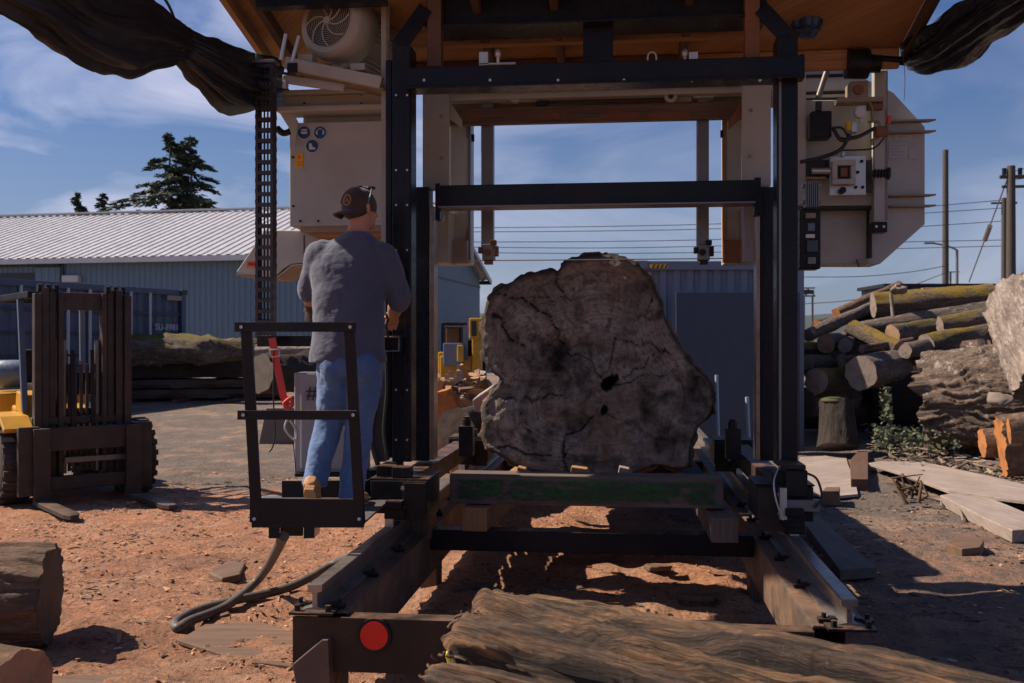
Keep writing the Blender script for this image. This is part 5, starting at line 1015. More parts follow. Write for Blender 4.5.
for i, (x, y, d, r, lb) in enumerate(((898, 290, 17.3, .09, 'whitish lump of broken wood beside the stick on the pile top'), (968, 354, 14.6, .14, 'pale grey lump of wood in front of the mossy orange crowned log'), (1000, 400, 12.6, .10, 'white splintered chunk resting on the rough giant log'))):
    mb = MB().ball(at(x, y, d), (r*1.6, r, r*.75), 14, 9); mb.v = [v+Vector((fb(v*6, 3), fb(v*6+Vector((5, 0, 0)), 3), fb(v*6+Vector((0, 5, 0)), 3)))*r*.7 for v in mb.v]; obj('wood_chunk', mb, 'bark_pale', None, 0, lb, 'wood chunk')
qlog('huge rough barked brown log lying in front of the pile', 928, 402, 14.6, 1120, 392, 13.4, .66, .80, 'bark_rough', 'cut_dark', name='rough_log', seed=77, seg=170, nl=120, groove=.042, lump=.07, end_noise=.25)
qlog('broad pale barkless trunk butt standing over the pile at the right edge', 1034, 305, 13.4, 1062, 385, 12.2, .62, .52, 'bark_pale', 'cut_dark', name='tree_butt', seed=31, seg=120, nl=60, groove=.03, lump=.05, end_noise=.12)
qlog('round orange sawn log end left of the split orange ones', 982, 443, 11.9, 1090, 436, 11.75, .15, .15, 'bark_brown', 'cut_orange', seed=41, seg=40, end_noise=.02, lump=.02, groove=.004, sq=1.15)
qlog('tall split orange sawn face standing on edge at right', 1001, 447, 11.6, 1110, 436, 11.4, .175, .18, 'bark_brown', 'cut_orange', seed=45, seg=60, end_noise=.05, lump=.04, groove=.012, sq=2.1)
qlog('small orange oval sawn end set against the tall orange face', 1009, 431, 11.3, 1110, 424, 11.1, .08, .09, 'bark_brown', 'cut_orange', seed=43, seg=24, end_noise=.01, lump=.02, groove=.003, sq=1.9)
st_ = qlog('squat stump with bark darkened for shade, topped with bright moss before the log pile', 838, 447, 14.4, 837, 402, 14.6, .29, .25, 'bark_dark', 'cut_dark', name='stump', cat='stump', seed=50, seg=60, nl=20, groove=.015, ends=(1, 1)); obj('moss_cap', MB().ball(at(834, 400.5, 14.55), (.20, .2, .055), 20, 10), 'leaf', st_)  # dark bark and end tones put the stump's shade into its colour
mo_ = bpy.data.objects[[o.name for o in bpy.data.objects if o.name.startswith('moss_cap')][0]]; ca = mo_.data.color_attributes.new('tone', 'FLOAT_COLOR', 'POINT'); ca.data.foreach_set('color', [.05, .052, .014, 1]*len(mo_.data.vertices))
# weeds and ivy
def weeds(label, boxes, n, seed):
    Rn = random.Random(seed); mb = MB(); tone = []
    for i in range(n):
        x0, y0, x1, y1, d = Rn.choice(boxes); q = at(Rn.uniform(x0, x1), Rn.uniform(y0, y1), d+Rn.uniform(-.5, .3)); q.z = max(q.z, terrain(q.x, q.y)+.02); s = Rn.uniform(.02, .05)
        e1 = Vector((Rn.uniform(-1, 1), Rn.uniform(-1, 1), Rn.uniform(-.4, .8))).normalized()*s; e2 = e1.cross(Vector((Rn.uniform(-1, 1), -1, Rn.uniform(-1, 1)))).normalized()*s*.6
        mb.add([q-e1, q+e2, q+e1, q-e2], [(0, 1, 2, 3)]); k = Rn.uniform(.6, 1.4); tone += [(.075*k, .090*k, .05*k, 1)]*4
    o = obj('weeds', mb, 'leaf', kind='stuff', label=label, cat='weeds', org=(0, 0, 0)); ca = o.data.color_attributes.new('tone', 'FLOAT_COLOR', 'POINT'); ca.data.foreach_set('color', [q for t in tone for q in t])
weeds('green ivy and weeds straggling at the foot of the log pile', [(880, 388, 892, 440, 14.0), (872, 425, 925, 445, 13.6), (875, 430, 960, 452, 13.2)], 520, 8)
scatter('debris_litter', 'dark bark rubble and broken twigs at the foot of the log pile', 5000, lambda R: (R.uniform(3.6, 10), 11.5+7*R.random()), .02, .09, [(.13, .09, .07), (.2, .15, .12), (.06, .045, .035), (.26, .2, .16)], 14, .12)
# boards lying about on the right
def flat(name, label, pts, z, th, mat, cat='board', bev=.004, tilt=None):
    P = [atZ(x, y, z+th) for x, y in pts]
    if tilt: P = [p+Vector((0, 0, tz)) for p, tz in zip(P, tilt)]
    mb = MB().prism([p-Vector((0, 0, th)) for p in P], (0, 0, th)); uv = {}
    for fi, f in enumerate(mb.f): 
        t = (P[0]-P[len(P)//2]); t.z = 0; t.normalize(); s_ = Vector((-t.y, t.x, 0)); uv[fi] = [((mb.v[k]-P[0]).dot(s_)+mb.v[k].z, (mb.v[k]-P[0]).dot(t)) for k in f]
    mb.uv = uv; return obj(name, mb, mat, None, bev, label, cat)
flat('pale_board', 'long pale weathered board lying across the ground before the orange log ends', [(868, 463), (880, 461), (925, 462), (990, 476), (1090, 500), (1085, 508), (1010, 499), (950, 491), (905, 474)], .10, .035, 'pale_plank')
flat('squared_beam', 'pale squared beam under the long board with its end facing right', [(940, 495), (972, 490), (1030, 514), (1050, 528), (1012, 530), (985, 518)], .0, .11, 'pale_plank', 'beam', .01)
flat('slab_board', 'pale wavy edged slab lying flat behind the right gantry post', [(796, 470), (800, 457), (822, 456), (845, 452), (848, 464), (856, 484), (858, 494), (835, 496), (800, 492)], .02, .03, 'pale_plank')
flat('short_timber', 'short dark timber end on the ground beside the pale slab', [(850, 460), (858, 451), (868, 451), (868, 479), (851, 479)], .0, .14, 'dark_timber', 'timber')
flat('wood_block', 'small tan cube of wood beside the right bogie', [(822, 491), (826, 487), (840, 487), (839, 491)], .0, .15, 'brown_timber', 'wood block')
flat('dark_board', 'dark thick board lying beside the right rail with its end toward the viewer', [(802, 520), (818, 516), (877, 567), (840, 570)], .01, .075, 'grey_timber')
flat('wood_chunk', 'six sided wood chunk lying alone in the sunlit dirt', [(946, 543), (955, 537), (974, 536), (984, 541), (980, 547), (962, 549)], .0, .09, 'brown_timber', 'wood chunk', .008)
flat('bark_piece', 'reddish flake of bark just below the six sided chunk', [(950, 557), (966, 552), (978, 553), (968, 562), (955, 563)], .01, .015, 'brown_timber', 'bark'); flat('splinter', 'orange splinter lying in the shadow edge on the right', [(848, 545), (860, 541), (884, 537), (886, 540), (866, 546), (850, 549)], .01, .012, 'fresh_timber', 'splinter')
obj('twig', MB().tube(smooth_path([atZ(925, 498, .06), atZ(940, 500, .05), atZ(955, 505, .07), atZ(961, 513, .06), atZ(963, 521, .02)]), [.012]*24+[.006], 7), 'bark_pale', None, 0, 'thin bent pale twig lying before the long board', 'twig')
mb = MB(); Rn = random.Random(4)
for i in range(16):
    p = atZ(Rn.uniform(903, 920), Rn.uniform(492, 504), .05); mb.tube([p, p+Vector((Rn.uniform(-.15, .15), Rn.uniform(-.1, .1), Rn.uniform(.0, .22))), p+Vector((Rn.uniform(-.2, .2), Rn.uniform(-.1, .1), Rn.uniform(.0, .25)))], [.02, .014, .006], 5)
obj('root_tangle', mb, 'bark_root', None, 0, 'small tangle of broken roots in the sunlit dirt on the right', 'roots')
# ------------------------------------------------------------------ left foreground
make_log('round_log', 'thick brown barked log lying on the sawdust at the left edge', C(-3.7, 5.25, .32), C(-2.52, 5.47, .28), .32, .28, 'bark_brown', 'cut_dark', None, 'log', seed=5, seg=200, nl=160, groove=.017, lump=.02, end_noise=.02)
make_log('near_log', 'blurred tan cut log in the bottom left corner', C(-2.9, 4.55, .18), C(-2.12, 4.33, .165), .19, .175, 'bark_root', 'cut_tan', None, 'log', seed=6, seg=50, nl=30, groove=.006, end_noise=.02)
flat('flat_board', 'sawdust covered board lying flat by the front leg of the track', [(178, 640), (205, 624), (262, 622), (318, 640), (308, 668), (240, 660)], .0, .025, 'brown_timber'); flat('flat_board', 'thin board at the bottom left edge beside the blurred log', [(45, 676), (132, 673), (137, 684), (60, 700)], .02, .03, 'brown_timber')
flat('bark_piece', 'split dark bark piece sticking up from the sawdust left of the platform', [(208, 572), (228, 560), (246, 562), (240, 574), (222, 578)], .0, .06, 'brown_timber', 'bark', .012); flat('stone', 'small grey stone beside the front corner of the track', [(300, 618), (318, 612), (324, 620), (314, 628), (302, 628)], .08, .06, 'concrete', 'stone', .015)
# foreground split log
fg = thing('foreground_log', 'huge cracked weathered log crossing the bottom of the picture', 'log', C(.7, 2.8, 0))
p0 = C(-.10, 3.42, .40); p1 = C(1.75, 2.20, .33); t = (p1-p0).normalized(); X = t.cross(upz).normalized(); Y = X.cross(t); Lg = (p1-p0).length; seg = 340; nl = 300; V = []; UV = []; FS = []
clefts = [(random.Random(8+i).uniform(0, 6.28), .05+.07*random.Random(40+i).random(), random.Random(80+i).uniform(.3, 1)) for i in range(17)]
for i in range(nl+1):
    s = i/nl
    for k in range(seg):
        a = 2*pi*k/seg; r = .43*(1+.05*sin(2*a+1)+.10*fb((cos(a)*1.3, sin(a)*1.3, s*1.2), 3))
        aw = a+.10*fb((s*2.5, cos(a)*1.5, sin(a)*1.5), 4)
        for c_, w, dp in clefts:
            e = abs((aw-c_-.12*sin(s*3+c_)+pi) % (2*pi)-pi); r -= .11*dp*max(0, 1-e/(w*(.6+.8*abs(noise.noise(Vector((s*4, c_*5, 0)))))))**.8
        pl = noise.noise(Vector((cos(aw)*7+3, sin(aw)*7, s*1.6))); pq = pl*5; fr_ = pq-math.floor(pq); r += .055*((math.floor(pq)+smoothstep(.78, 1.0, fr_))/5)
        r += .022*fb((cos(aw)*14, sin(aw)*14, s*3), 6)-.022*abs(noise.noise(Vector((cos(aw)*20, sin(aw)*20, s*2))))-.014*abs(noise.noise(Vector((cos(aw)*48, sin(aw)*48, s*5))))+.010*noise.noise(Vector((cos(aw)*9, sin(aw)*9, s*11)))
        e_ = Vector()
        if i < 12: e_ = t*(.10*fb((cos(a)*5, sin(a)*5, 3), 5))*(1-i/12); r *= 1-.14*(1-i/12)**2
        V.append(p0+t*Lg*s+X*cos(a)*r+Y*sin(a)*r+e_)
for i in range(nl):
    for k in range(seg): FS.append((i*seg+k, (i+1)*seg+k, (i+1)*seg+(k+1) % seg, i*seg+(k+1) % seg)); UV.append([(k/seg*2.7, i/nl*Lg), (k/seg*2.7, (i+1)/nl*Lg), ((k+1)/seg*2.7, (i+1)/nl*Lg), ((k+1)/seg*2.7, i/nl*Lg)])
obj('weathered_wood', MB().add(V, FS, True, UV), 'weather_wood', fg); cc_ = sum(V[:seg], Vector())/seg
obj('broken_end', MB().add(V[:seg]+[cc_+t*.05], [(k, (k+1) % seg, seg) for k in range(seg)]), 'cut_tan', fg)
Rn = random.Random(9); mb = MB()
for i in range(170):
    a = Rn.uniform(-.6, 3.3); q = p0+X*cos(a)*.38+Y*sin(a)*.38-t*Rn.uniform(-.08, .02); P = [q]
    for j in range(3): P.append(P[-1]+Vector((Rn.uniform(-.012, .012), Rn.uniform(-.012, .012), Rn.uniform(-.014, .014)))+t*Rn.uniform(-.015, .02))
    mb.tube(P, [.006, .005, .004, .002], 4)
obj('bark_fibres', mb, 'bark_root', fg, kind='stuff')
mb = MB().tube(smooth_path([at(450, 648, 3.3), at(447, 655, 3.28), at(449, 664, 3.28), at(445, 672, 3.27), at(443, 690, 3.26)]), .006, 6); obj('cord', mb, 'yellow_string', None, 0, 'short frayed yellow cord hanging from the end of the foreground log', 'cord')
# ------------------------------------------------------------------ things behind the left gantry posts
ld = thing('yellow_loader', 'yellow loader with a dark glazed cab parked behind the left gantry posts', 'loader', C(-1.1, 19, .2)); M_ = Matrix.Rotation(YAW, 3, 'Z'); bb = lambda x0, y0, x1, y1, d, dp, n, m, bev=.02: obj(n, MB().obox(C(((x0+x1)/2-512)/F*d, d+dp/2, EYE-((y0+y1)/2-HZ)/F*d), ((x1-x0)/F*d, dp, (y1-y0)/F*d), M_), m, ld, bev)
bb(441, 322, 467, 325, 18, 1.2, 'cab_roof', 'black_box'); bb(441, 325, 444, 352, 18, .1, 'cab_pillar', 'black_box', .005); bb(463, 325, 468, 360, 18, .1, 'cab_pillar', 'blue_tank', .005); bb(444, 327, 463, 350, 18.8, .03, 'windscreen', 'dark_glass', 0); bb(446, 328, 459, 345, 18.5, .02, 'seat', 'copper_rust', .01)
bb(443, 343, 462, 366, 17.8, .8, 'hood', 'blue_tank'); bb(440, 356, 472, 396, 18.05, .6, 'body', 'yellow_paint'); bb(457, 345, 463, 362, 17.6, .3, 'side_panel', 'yellow_paint'); bb(472, 318, 482, 394, 17.9, .25, 'mast', 'yellow_paint'); bb(469, 318, 479, 339, 17.8, .05, 'mirror_frame', 'yellow_paint'); bb(471.5, 321, 476.5, 336, 17.77, .02, 'mirror_glass', 'dark_glass', 0); bb(438, 352, 447, 374, 18.4, .5, 'fender', 'yellow_paint')
obj('wheel', MB().cyl(C(-1.15, 18.2, .65), C(-.95, 18.6, .65), .45, 24), 'rubber', ld); bb(468, 340, 486, 398, 18.3, .5, 'chassis', 'black_box')
Rn = random.Random(21); fw = None
for i in range(95):
    u_ = Rn.random(); x = 437+50*Rn.random(); ymax = 372+9*abs((x-462)/25)**1.5; y = ymax+(406-ymax)*u_**.8; d = 12.6+Rn.uniform(-.3, .3)-(y-372)*.01
    a = Rn.uniform(-.6, .5)+(0 if Rn.random() < .6 else 1.4); ln = Rn.uniform(.08, .17); c_ = at(x, y, d); dv = Vector((cos(a), Rn.uniform(-.6, .6), sin(a)*.6)).normalized()*ln
    if fw is None or i < 3: pass
    w = Rn.uniform(.03, .055); P = [Vector((0, 0, 0)), Vector((w, 0, w*.3)), Vector((w*.4, 0, w))]; z_ = dv.normalized(); xx = z_.cross(Vector((.2, .1, 1))).normalized(); yy = z_.cross(xx); mb = MB().prism([c_-dv+xx*(w*1.2)*cos(k*2.1+i)+yy*w*sin(k*2.1+i) for k in range(3)], dv*2)
    obj('firewood', mb, ('fresh_timber', 'pale_plank', 'brown_timber')[i % 3], None, .004, 'split firewood billet in the heap behind the left posts', 'firewood', 'firewood heap behind the left posts')
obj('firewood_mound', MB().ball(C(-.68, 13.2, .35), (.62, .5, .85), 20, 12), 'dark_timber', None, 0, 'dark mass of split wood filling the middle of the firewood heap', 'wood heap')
obj('orange_slab', MB().prism([at(436, 392, 10.2), at(446, 390, 10.2), at(461, 408, 10.2), at(452, 428, 10.2), at(436, 424, 10.2)], (.04, .12, .02)), 'cut_orange', None, .01, 'freshly cut orange slab tilted up behind the left gantry post', 'slab')
bx = thing('open_barrel', 'dark open drum standing by the firewood heap behind the left rail', 'barrel', C(-.48, 11.2, .1)); obj('shell', MB().tube([C(-.48, 11.2, .1), C(-.48, 11.2, .88)], [.2, .2], 24), 'black_box', bx); obj('rim', MB().tube([C(-.48+.2*cos(a), 11.2+.2*sin(a), .885) for a in [2*pi*k/24 for k in range(25)]], .012, 6), 'beige_paint', bx)
for i in range(4):
    a = random.Random(i).uniform(0, 1)
qlog('dark round log lying beside the drum behind the left rail', 455, 428, 9.9, 482, 424, 10.6, .2, .2, 'bark_dark', 'cut_dark', seed=90, seg=24, nl=10)
flat('sawdust_block', 'sawdust covered squared block beside the left rear bogie', [(450, 438), (480, 438), (480, 434), (452, 434)], .3, .45, 'fresh_timber', 'wood block', .01)
obj('broken_slab', MB().prism([at(472, 400, 9.2), at(490, 388, 9.2), at(498, 398, 9.2), at(490, 414, 9.2), at(474, 412, 9.2)], (.05, .10, .05)), 'pale_plank', None, .01, 'pale broken slab leaning against the left flank of the giant log', 'slab')
# loose wedges and shims on the bed under the log
for i, (x, y, w, m_, lb) in enumerate(((522, 474, 12, 'fresh_timber', 'bright wedge of wood under the left foot of the giant log'), (580, 474, 20, 'fresh_timber', 'flat sunlit shim of wood under the middle of the giant log'), (625, 474, 14, 'pale_plank', 'small pale shim of wood right of the flat one under the log'))):
    a = at(x-w/2, y, 7.15); b = at(x+w/2, y, 7.15); obj('wedge', MB().prism([a, b, b+Vector((-.02, 0, .035)), a+Vector((.01, 0, .05))], (0, .12, 0)), m_, None, .004, lb, 'wedge')
for i, (x, y, r) in enumerate(((560, 590, .16), (700, 600, .12), (475, 590, .14), (520, 575, .1), (655, 570, .12), (610, 610, .1))):
    c_ = atZ(x, y, .03); rr = random.Random(i+3); P = [c_+Vector((cos(k*1.05)*r*rr.uniform(.7, 1.6), sin(k*1.05)*r*rr.uniform(.4, .8), 0)) for k in range(6)]; obj('bark_slab', MB().prism(P, (.01, .0, .035)), 'brown_timber', None, .008, ['flat bark slab lying in the dirt below the middle of the bed', 'flat bark slab lying below the right bed rail', 'flat bark slab lying by the left bed rail', 'small bark slab just in front of the black cross beam', 'small bark slab below the right half of the cross beam', 'small bark slab near the foreground log'][i], 'bark slab', 'bark slabs under the bed')
# ------------------------------------------------------------------ the operator (own axes: x right, y away, z up, origin on the platform)
man = thing('person', 'standing man seen from behind in grey blue shirt, jeans and backwards cap at the controls', 'person', C(-.935, 5.62, FZ), YAW, local=True)
def loft(R, n=28): return [(Vector(c), Vector(u), Vector(v)) for c, u, v in R]
def E(cx, cy, z, a, b, yaw=0): return ((cx, cy, z), (a*cos(yaw), a*sin(yaw), 0), (-b*sin(yaw), b*cos(yaw), 0))
def solid(name, parts, mat, voxel=.009, smooth=6, wr=None, sub=0):
    mb = MB()
    for p in parts: mb.add(p.v, p.f, True)
    o = obj(name, mb, mat, man); r = o.modifiers.new('remesh', 'REMESH'); r.mode = 'VOXEL'; r.voxel_size = voxel; r.use_smooth_shade = True
    s = o.modifiers.new('smooth', 'SMOOTH'); s.iterations = smooth; s.factor = .5
    if wr:
        for j, (size, st, dep, sc_) in enumerate(wr):
            tx = bpy.data.textures.new(name+'_folds', 'CLOUDS' if j != 1 else 'MARBLE'); tx.noise_scale = size
            if tx.type == 'CLOUDS': tx.noise_depth = dep
            else: tx.turbulence = 9; tx.noise_basis_2 = 'SIN'; tx.marble_type = 'SHARP'
            d = o.modifiers.new('folds', 'DISPLACE'); d.texture = tx; d.strength = st; d.mid_level = .5; d.texture_coords = 'LOCAL'
    return o
def tb(P, r, n=14, k=4): 
    Q = smooth_path(P, k); rr = smooth_path([Vector((a if not isinstance(a, tuple) else a[0], a if not isinstance(a, tuple) else a[1], 0)) for a in r], k)
    return MB().tube(Q, [(q.x, q.y) for q in rr], n)
sh_l = Vector((-.145, .02, 1.425)); el_l = Vector((-.222, .085, 1.225)); wr_l = Vector((-.232, .19, 1.135))
sh_r = Vector((.205, .02, 1.41)); el_r = Vector((.282, .08, 1.175)); wr_r = Vector((.235, .27, 1.08))
torso = MB().rings(loft([E(.01, .0, .80, .17, .12), E(.01, 0, 1.0, .17, .12), E(.015, 0, 1.25, .18, .11), E(.03, .02, 1.42, .17, .10), E(.05, .04, 1.51, .09, .07), E(.055, .045, 1.56, .06, .06)]), 24)
neck = MB().tube([(.055, .045, 1.50), (.065, .06, 1.58), (.072, .075, 1.66)], [.072, .060, .062], 18)
fyaw = radians(-42); fd = Vector((-sin(fyaw), cos(fyaw), 0)); rd = Vector((fd.y, -fd.x, 0)); HC = Vector((.072, .085, 1.685))
def hp(r_, f_, u_): return HC+rd*r_+fd*f_+Vector((0, 0, u_))
def hball(r_, f_, u_, a, b, c, n=18):
    m_ = MB().ball((0, 0, 0), (a, b, c), n, 12); return m_.xf(Matrix.Translation(hp(r_, f_, u_)) @ Matrix.Rotation(fyaw, 4, 'Z'))
skull = hball(0, -.012, .022, .077, .098, .098, 24); jaw = hball(0, .030, -.058, .056, .066, .058); chin = hball(0, .075, -.092, .026, .022, .022); nose = MB().tube([hp(0, .088, .015), hp(0, .106, -.012), hp(0, .112, -.025), hp(0, .092, -.034)], [.010, .013, .015, .008], 10)
brow = hball(0, .072, .022, .05, .018, .014); lips = hball(0, .086, -.058, .024, .012, .010); cheek1 = hball(.04, .052, -.03, .026, .026, .03); cheek2 = hball(-.04, .052, -.03, .026, .026, .03)
ears = [MB().tube([hp(s*.077, -.012, .020), hp(s*.085, -.018, .018), hp(s*.090, -.020, .004), hp(s*.084, -.012, -.018), hp(s*.077, -.004, -.028)], [.008, .013, .012, .010, .006], 10) for s in (-1, 1)]
legs = [tb([(-.075, 0, .85), (-.085, .03, .48), (-.16, -.05, .14)], [.07, .05, .035]), tb([(.09, 0, .85), (.065, .04, .47), (.035, .0, .09)], [.07, .05, .035])]
arms = [tb([sh_l, sh_l*.5+el_l*.5, el_l, el_l*.5+wr_l*.5, wr_l], [.055, .05, .043, .043, .030]), tb([sh_r, sh_r*.5+el_r*.5, el_r, el_r*.5+wr_r*.5, wr_r], [.056, .052, .046, .046, .031])]
def hand(w, d_, pn, side, curl, scale=1.0):            # palm plus five fingers; d_ where the fingers point, pn palm normal
    d_ = Vector(d_).normalized(); pn = Vector(pn); pn = (pn-d_*pn.dot(d_)).normalized(); s_ = d_.cross(pn)*side; out = []
    out.append(MB().rings([(w, s_*.026*scale, pn*.019*scale), (w+d_*.03*scale, s_*.038*scale, pn*.016*scale), (w+d_*.075*scale, s_*.042*scale, pn*.015*scale), (w+d_*.092*scale, s_*.038*scale, pn*.010*scale)], 16))
    for k, ln in enumerate((.072, .080, .075, .060)):
        b = w+d_*.082*scale+s_*(.030-.020*k)*scale; P = [b-d_*.02]; a = .25; q = b
        for f_ in (.45, .32, .23): q = q+(d_*cos(a)+pn*sin(a))*ln*f_*scale; P.append(q); a += curl
        out.append(MB().tube([P[0], b]+P[1:], [.0095*scale, .0095*scale, .009*scale, .0082*scale, .007*scale], 10))
    tbp = w+d_*.02*scale+s_*.030*scale; out.append(MB().tube([w+d_*.01, tbp, tbp+(s_*.7+d_*.7+pn*.3).normalized()*.035*scale, tbp+(s_*.4+d_*.9+pn*.7).normalized()*.066*scale], [.014*scale, .013*scale, .011*scale, .008*scale], 10)); return out
rh_ = hand(wr_r, (-.15, .75, -.25), (-.25, -.2, -1), 1, .7)
solid('body', [torso, neck, skull, jaw, chin, nose, brow, lips, cheek1, cheek2]+ears+legs+arms+rh_, 'skin', .0042, 3)
glv = hand(wr_l+Vector((-.004, .005, -.004)), (-.10, .35, -.75), (.5, .5, .3), -1, .35, 1.12); glv.append(MB().tube([wr_l+(el_l-wr_l).normalized()*.06, wr_l, wr_l+Vector((-.004, .01, -.02))], [.040, .036, .034], 14))
solid('glove', glv, 'glove', .0045, 3)
# eyes
for s in (-1, 1): obj('eye', MB().ball(hp(s*.030, .082, .004), .0105, 12, 8), 'white_sticker', man)
# shirt
def cuff(c, a, b, r): return MB().tube([c+(a-c).normalized()*.03, c], [r, r*1.02], 16)
shirt_t = MB().rings(loft([E(.012, .0, .815, .215, .150), E(.010, 0, .86, .212, .150), E(.012, 0, .95, .203, .142), E(.014, 0, 1.08, .200, .138), E(.018, 0, 1.22, .210, .138), E(.022, .01, 1.34, .222, .138), E(.028, .016, 1.41, .220, .130), E(.038, .028, 1.465, .192, .115), E(.048, .036, 1.51, .130, .095), E(.055, .045, 1.545, .078, .076), E(.056, .048, 1.556, .070, .070)]), 40)
el_l2 = el_l+(wr_l-el_l)*.22; el_r2 = el_r+(wr_r-el_r)*.12
sl_l = tb([sh_l+Vector((.05, 0, -.01)), sh_l, sh_l*.55+el_l*.45+Vector((-.008, 0, 0)), el_l+Vector((-.004, -.01, .01)), el_l2], [.080, .082, .072, .066, .060], 20); sl_r = tb([sh_r+Vector((-.05, 0, -.01)), sh_r, sh_r*.55+el_r*.45+Vector((.01, 0, 0)), el_r+Vector((.006, -.012, .01)), el_r2], [.084, .086, .078, .070, .063], 20)
roll = MB().tube([el_l2+(el_l-el_l2).normalized()*.045, el_l2+(el_l-el_l2).normalized()*.02, el_l2], [.064, .072, .064], 18); delt = [MB().ball(sh_l+Vector((.015, .0, .0)), (.080, .085, .075), 18, 12), MB().ball(sh_r+Vector((-.02, .0, .0)), (.085, .085, .078), 18, 12)]
so_ = solid('shirt', [shirt_t, sl_l, sl_r, roll]+delt, 'shirt', .0085, 9, [(.22, .026, 1, 1), (.09, .004, 1, 1), (.07, .007, 2, 1)])
# jeans
hip = MB().rings(loft([E(.012, .0, .74, .175, .125), E(.015, -.005, .82, .182, .138), E(.012, 0, .90, .186, .128), E(.012, 0, .94, .180, .120)]), 32)
jl = tb([(-.070, -.005, .84), (-.068, .01, .66), (-.098, .035, .47), (-.128, .0, .32), (-.160, -.045, .17), (-.166, -.052, .13)], [.100, .090, .078, .074, .066, .070], 22); jr = tb([(.100, -.005, .84), (.095, .01, .66), (.072, .03, .47), (.055, .015, .30), (.038, .0, .10), (.036, .0, .035)], [.112, .100, .080, .076, .070, .076], 22)
seat_ = [MB().ball((-.055, -.05, .79), (.088, .09, .11), 16, 10), MB().ball((.10, -.055, .80), (.105, .095, .11), 16, 10)]
jn = solid('jeans', [hip, jl, jr]+seat_, 'jeans', .008, 8, [(.13, .022, 1, 1), (.06, .003, 1, 1), (.05, .008, 2, 1)])
# boots: the left heel is lifted so its tan sole shows
def boot(name, ank, toe_dir, up_dir, mat):
    t_ = Vector(toe_dir).normalized(); u_ = Vector(up_dir); u_ = (u_-t_*u_.dot(t_)).normalized(); s_ = t_.cross(u_); heel = ank-u_*.085-t_*.055
    up_ = MB().rings([(heel+t_*.00+u_*.055, s_*.026, u_*.03), (heel+t_*.02+u_*.06, s_*.036, u_*.052), (heel+t_*.08+u_*.058, s_*.041, u_*.052), (heel+t_*.15+u_*.045, s_*.045, u_*.040), (heel+t_*.22+u_*.035, s_*.047, u_*.030), (heel+t_*.27+u_*.03, s_*.036, u_*.024), (heel+t_*.285+u_*.028, s_*.015, u_*.014)], 20); sh = MB().tube([ank-u_*.05, ank+u_*.03, ank+u_*.08], [.05, .052, .056], 18)
    b_ = solid(name, [up_, sh], mat, .006, 3); pts = []
    for x_, w in ((-.005, .026), (.03, .036), (.08, .034), (.13, .038), (.20, .046), (.26, .040), (.29, .020)): pts.append((x_, w))
    ol = [heel+t_*x_+s_*w for x_, w in pts]+[heel+t_*x_-s_*w for x_, w in pts[::-1]]; sole = obj('sole', MB().prism([p+u_*.006 for p in ol], -u_*.016), 'tan_leather', b_, .003)
    mb = MB().prism([heel+t_*x_+s_*w*.95-u_*.0102 for x_, w in pts[:3]]+[heel+t_*x_-s_*w*.95-u_*.0102 for x_, w in pts[:3][::-1]], -u_*.018)
    for x_ in (.12, .15, .18, .21, .24): mb.obox(heel+t_*x_-u_*.013, (.060, .014, .007), Matrix((s_, t_, u_)).transposed())
    obj('tread', mb, 'tan_leather', b_, .002); return b_
boot('boot', Vector((-.170, -.065, .155)), (-.05, .62, -.72), (0, .70, .65), 'tan_leather'); boot('boot', Vector((.036, .0, .088)), (.15, 1, 0), (0, 0, 1), 'tan_leather')
# cap worn backwards, hair, sunglasses
hair = hball(0, -.040, -.010, .079, .075, .058, 20); solid('hair', [hair], 'hair', .006, 2)
capm = MB(); Rg = []
for i in range(9):
    t_ = i/8*pi/2; rr = cos(t_); Rg.append((hp(0, -.010-.01*(i/8), .018+.110*sin(t_)), rd*(.0885*rr+.001), fd*(.108*rr+.001)))
capm.rings([(hp(0, -.012, -.012), rd*.086, fd*.106)]+Rg, 40); cap = obj('cap', capm, 'cap_brown', man); sm_ = cap.modifiers.new('s', 'SUBSURF'); sm_.levels = 1; sm_.render_levels = 1
pn = MB(); V = []; nA = 16; nB = 8
for i in range(nA+1):
    for j in range(nB+1):
        a = -2.75+(1.25)*i/nA; t_ = .12+(1.25)*j/nB; V.append(hp(.0915*cos(t_)*sin(a), -.014+.1115*cos(t_)*cos(a), .018+.113*sin(t_)))
pn.add(V, [(i*(nB+1)+j, (i+1)*(nB+1)+j, (i+1)*(nB+1)+j+1, i*(nB+1)+j+1) for i in range(nA) for j in range(nB)], True); obj('lit_side_panel', pn, 'cap_lit_tan', cap)  # paler panel paints the sunlight on the cap's left side
bl = MB(); V = []
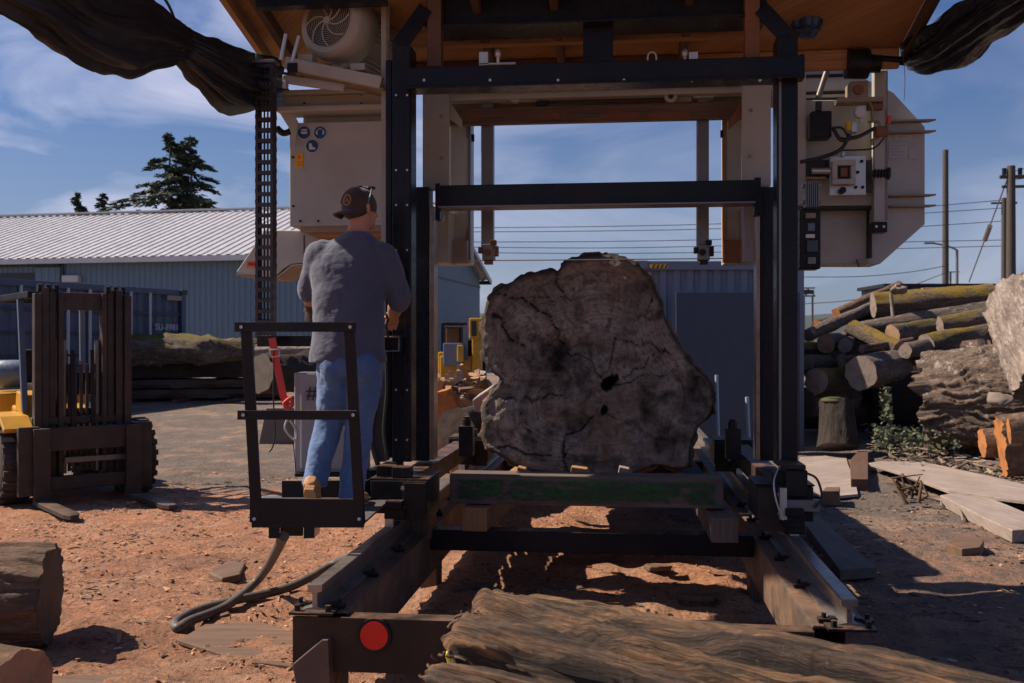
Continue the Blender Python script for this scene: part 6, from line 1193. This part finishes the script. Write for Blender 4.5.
for i in range(13):
    a = -1.25+2.5*i/12
    for j in range(5):
        f_ = j/4; r_ = sin(a)*.082*(1-.12*f_); q = -.012-.100*cos(a)-f_*.075*(cos(a)**.5 if cos(a) > 0 else 0); V.append(hp(r_, q, -.008-.030*f_-.018*(1-cos(a))*1.2))
n5 = 5; bl.add(V+[v-Vector((0, 0, .005)) for v in V], [(i*n5+j, (i+1)*n5+j, (i+1)*n5+j+1, i*n5+j+1) for i in range(12) for j in range(4)]+[(65+i*n5+j, 65+i*n5+j+1, 65+(i+1)*n5+j+1, 65+(i+1)*n5+j) for i in range(12) for j in range(4)]+[(i*n5+4, (i+1)*n5+4, 65+(i+1)*n5+4, 65+i*n5+4) for i in range(12)], True); obj('bill', bl, 'cap_brown', cap)
a_ = -2.35; t_ = .45; bc = hp(-.0925*cos(t_)*sin(-a_)*-1*-1, -.010+.112*cos(t_)*cos(a_), .018+.113*sin(t_))
bc = Vector((.002, -.028, 1.728)); nn = (bc-HC-Vector((0, 0, .02))).normalized(); bc = HC+Vector((0, 0, .02))+Vector((nn.x*.117, nn.y*.117, nn.z*.124)); e1 = nn.cross(upz).normalized(); e2 = e1.cross(nn)
obj('badge', MB().tube([bc+e1*.024*cos(a)+e2*.030*sin(a) for a in [2*pi*k/24 for k in range(25)]], .0035, 6).bar(bc-e1*.010-e2*.012, bc+e1*.004+e2*.014, .006, .004).bar(bc+e1*.004+e2*.014, bc+e1*.010-e2*.010, .006, .004), 'tan_leather', cap)
sgm = MB(); P = [hp(.094, -.015, .060), hp(.080, .030, .088), hp(.05, .070, .085)]; sgm.tube(smooth_path([hp(.088, -.02, .03), hp(.086, .0, .075), hp(.06, .03, .112), hp(.03, .05, .118)]), .005, 6); sgm.tube(smooth_path([hp(-.05, .0, .118), hp(-.02, .02, .135), hp(.03, .04, .125)]), .006, 6)
sg_ = obj('sunglasses', sgm, 'blue_tank', man); obj('lens', MB().ball(hp(.035, .045, .125), (.028, .022, .012), 14, 8).ball(hp(-.028, .03, .132), (.028, .022, .012), 14, 8), 'dark_glass', sg_)
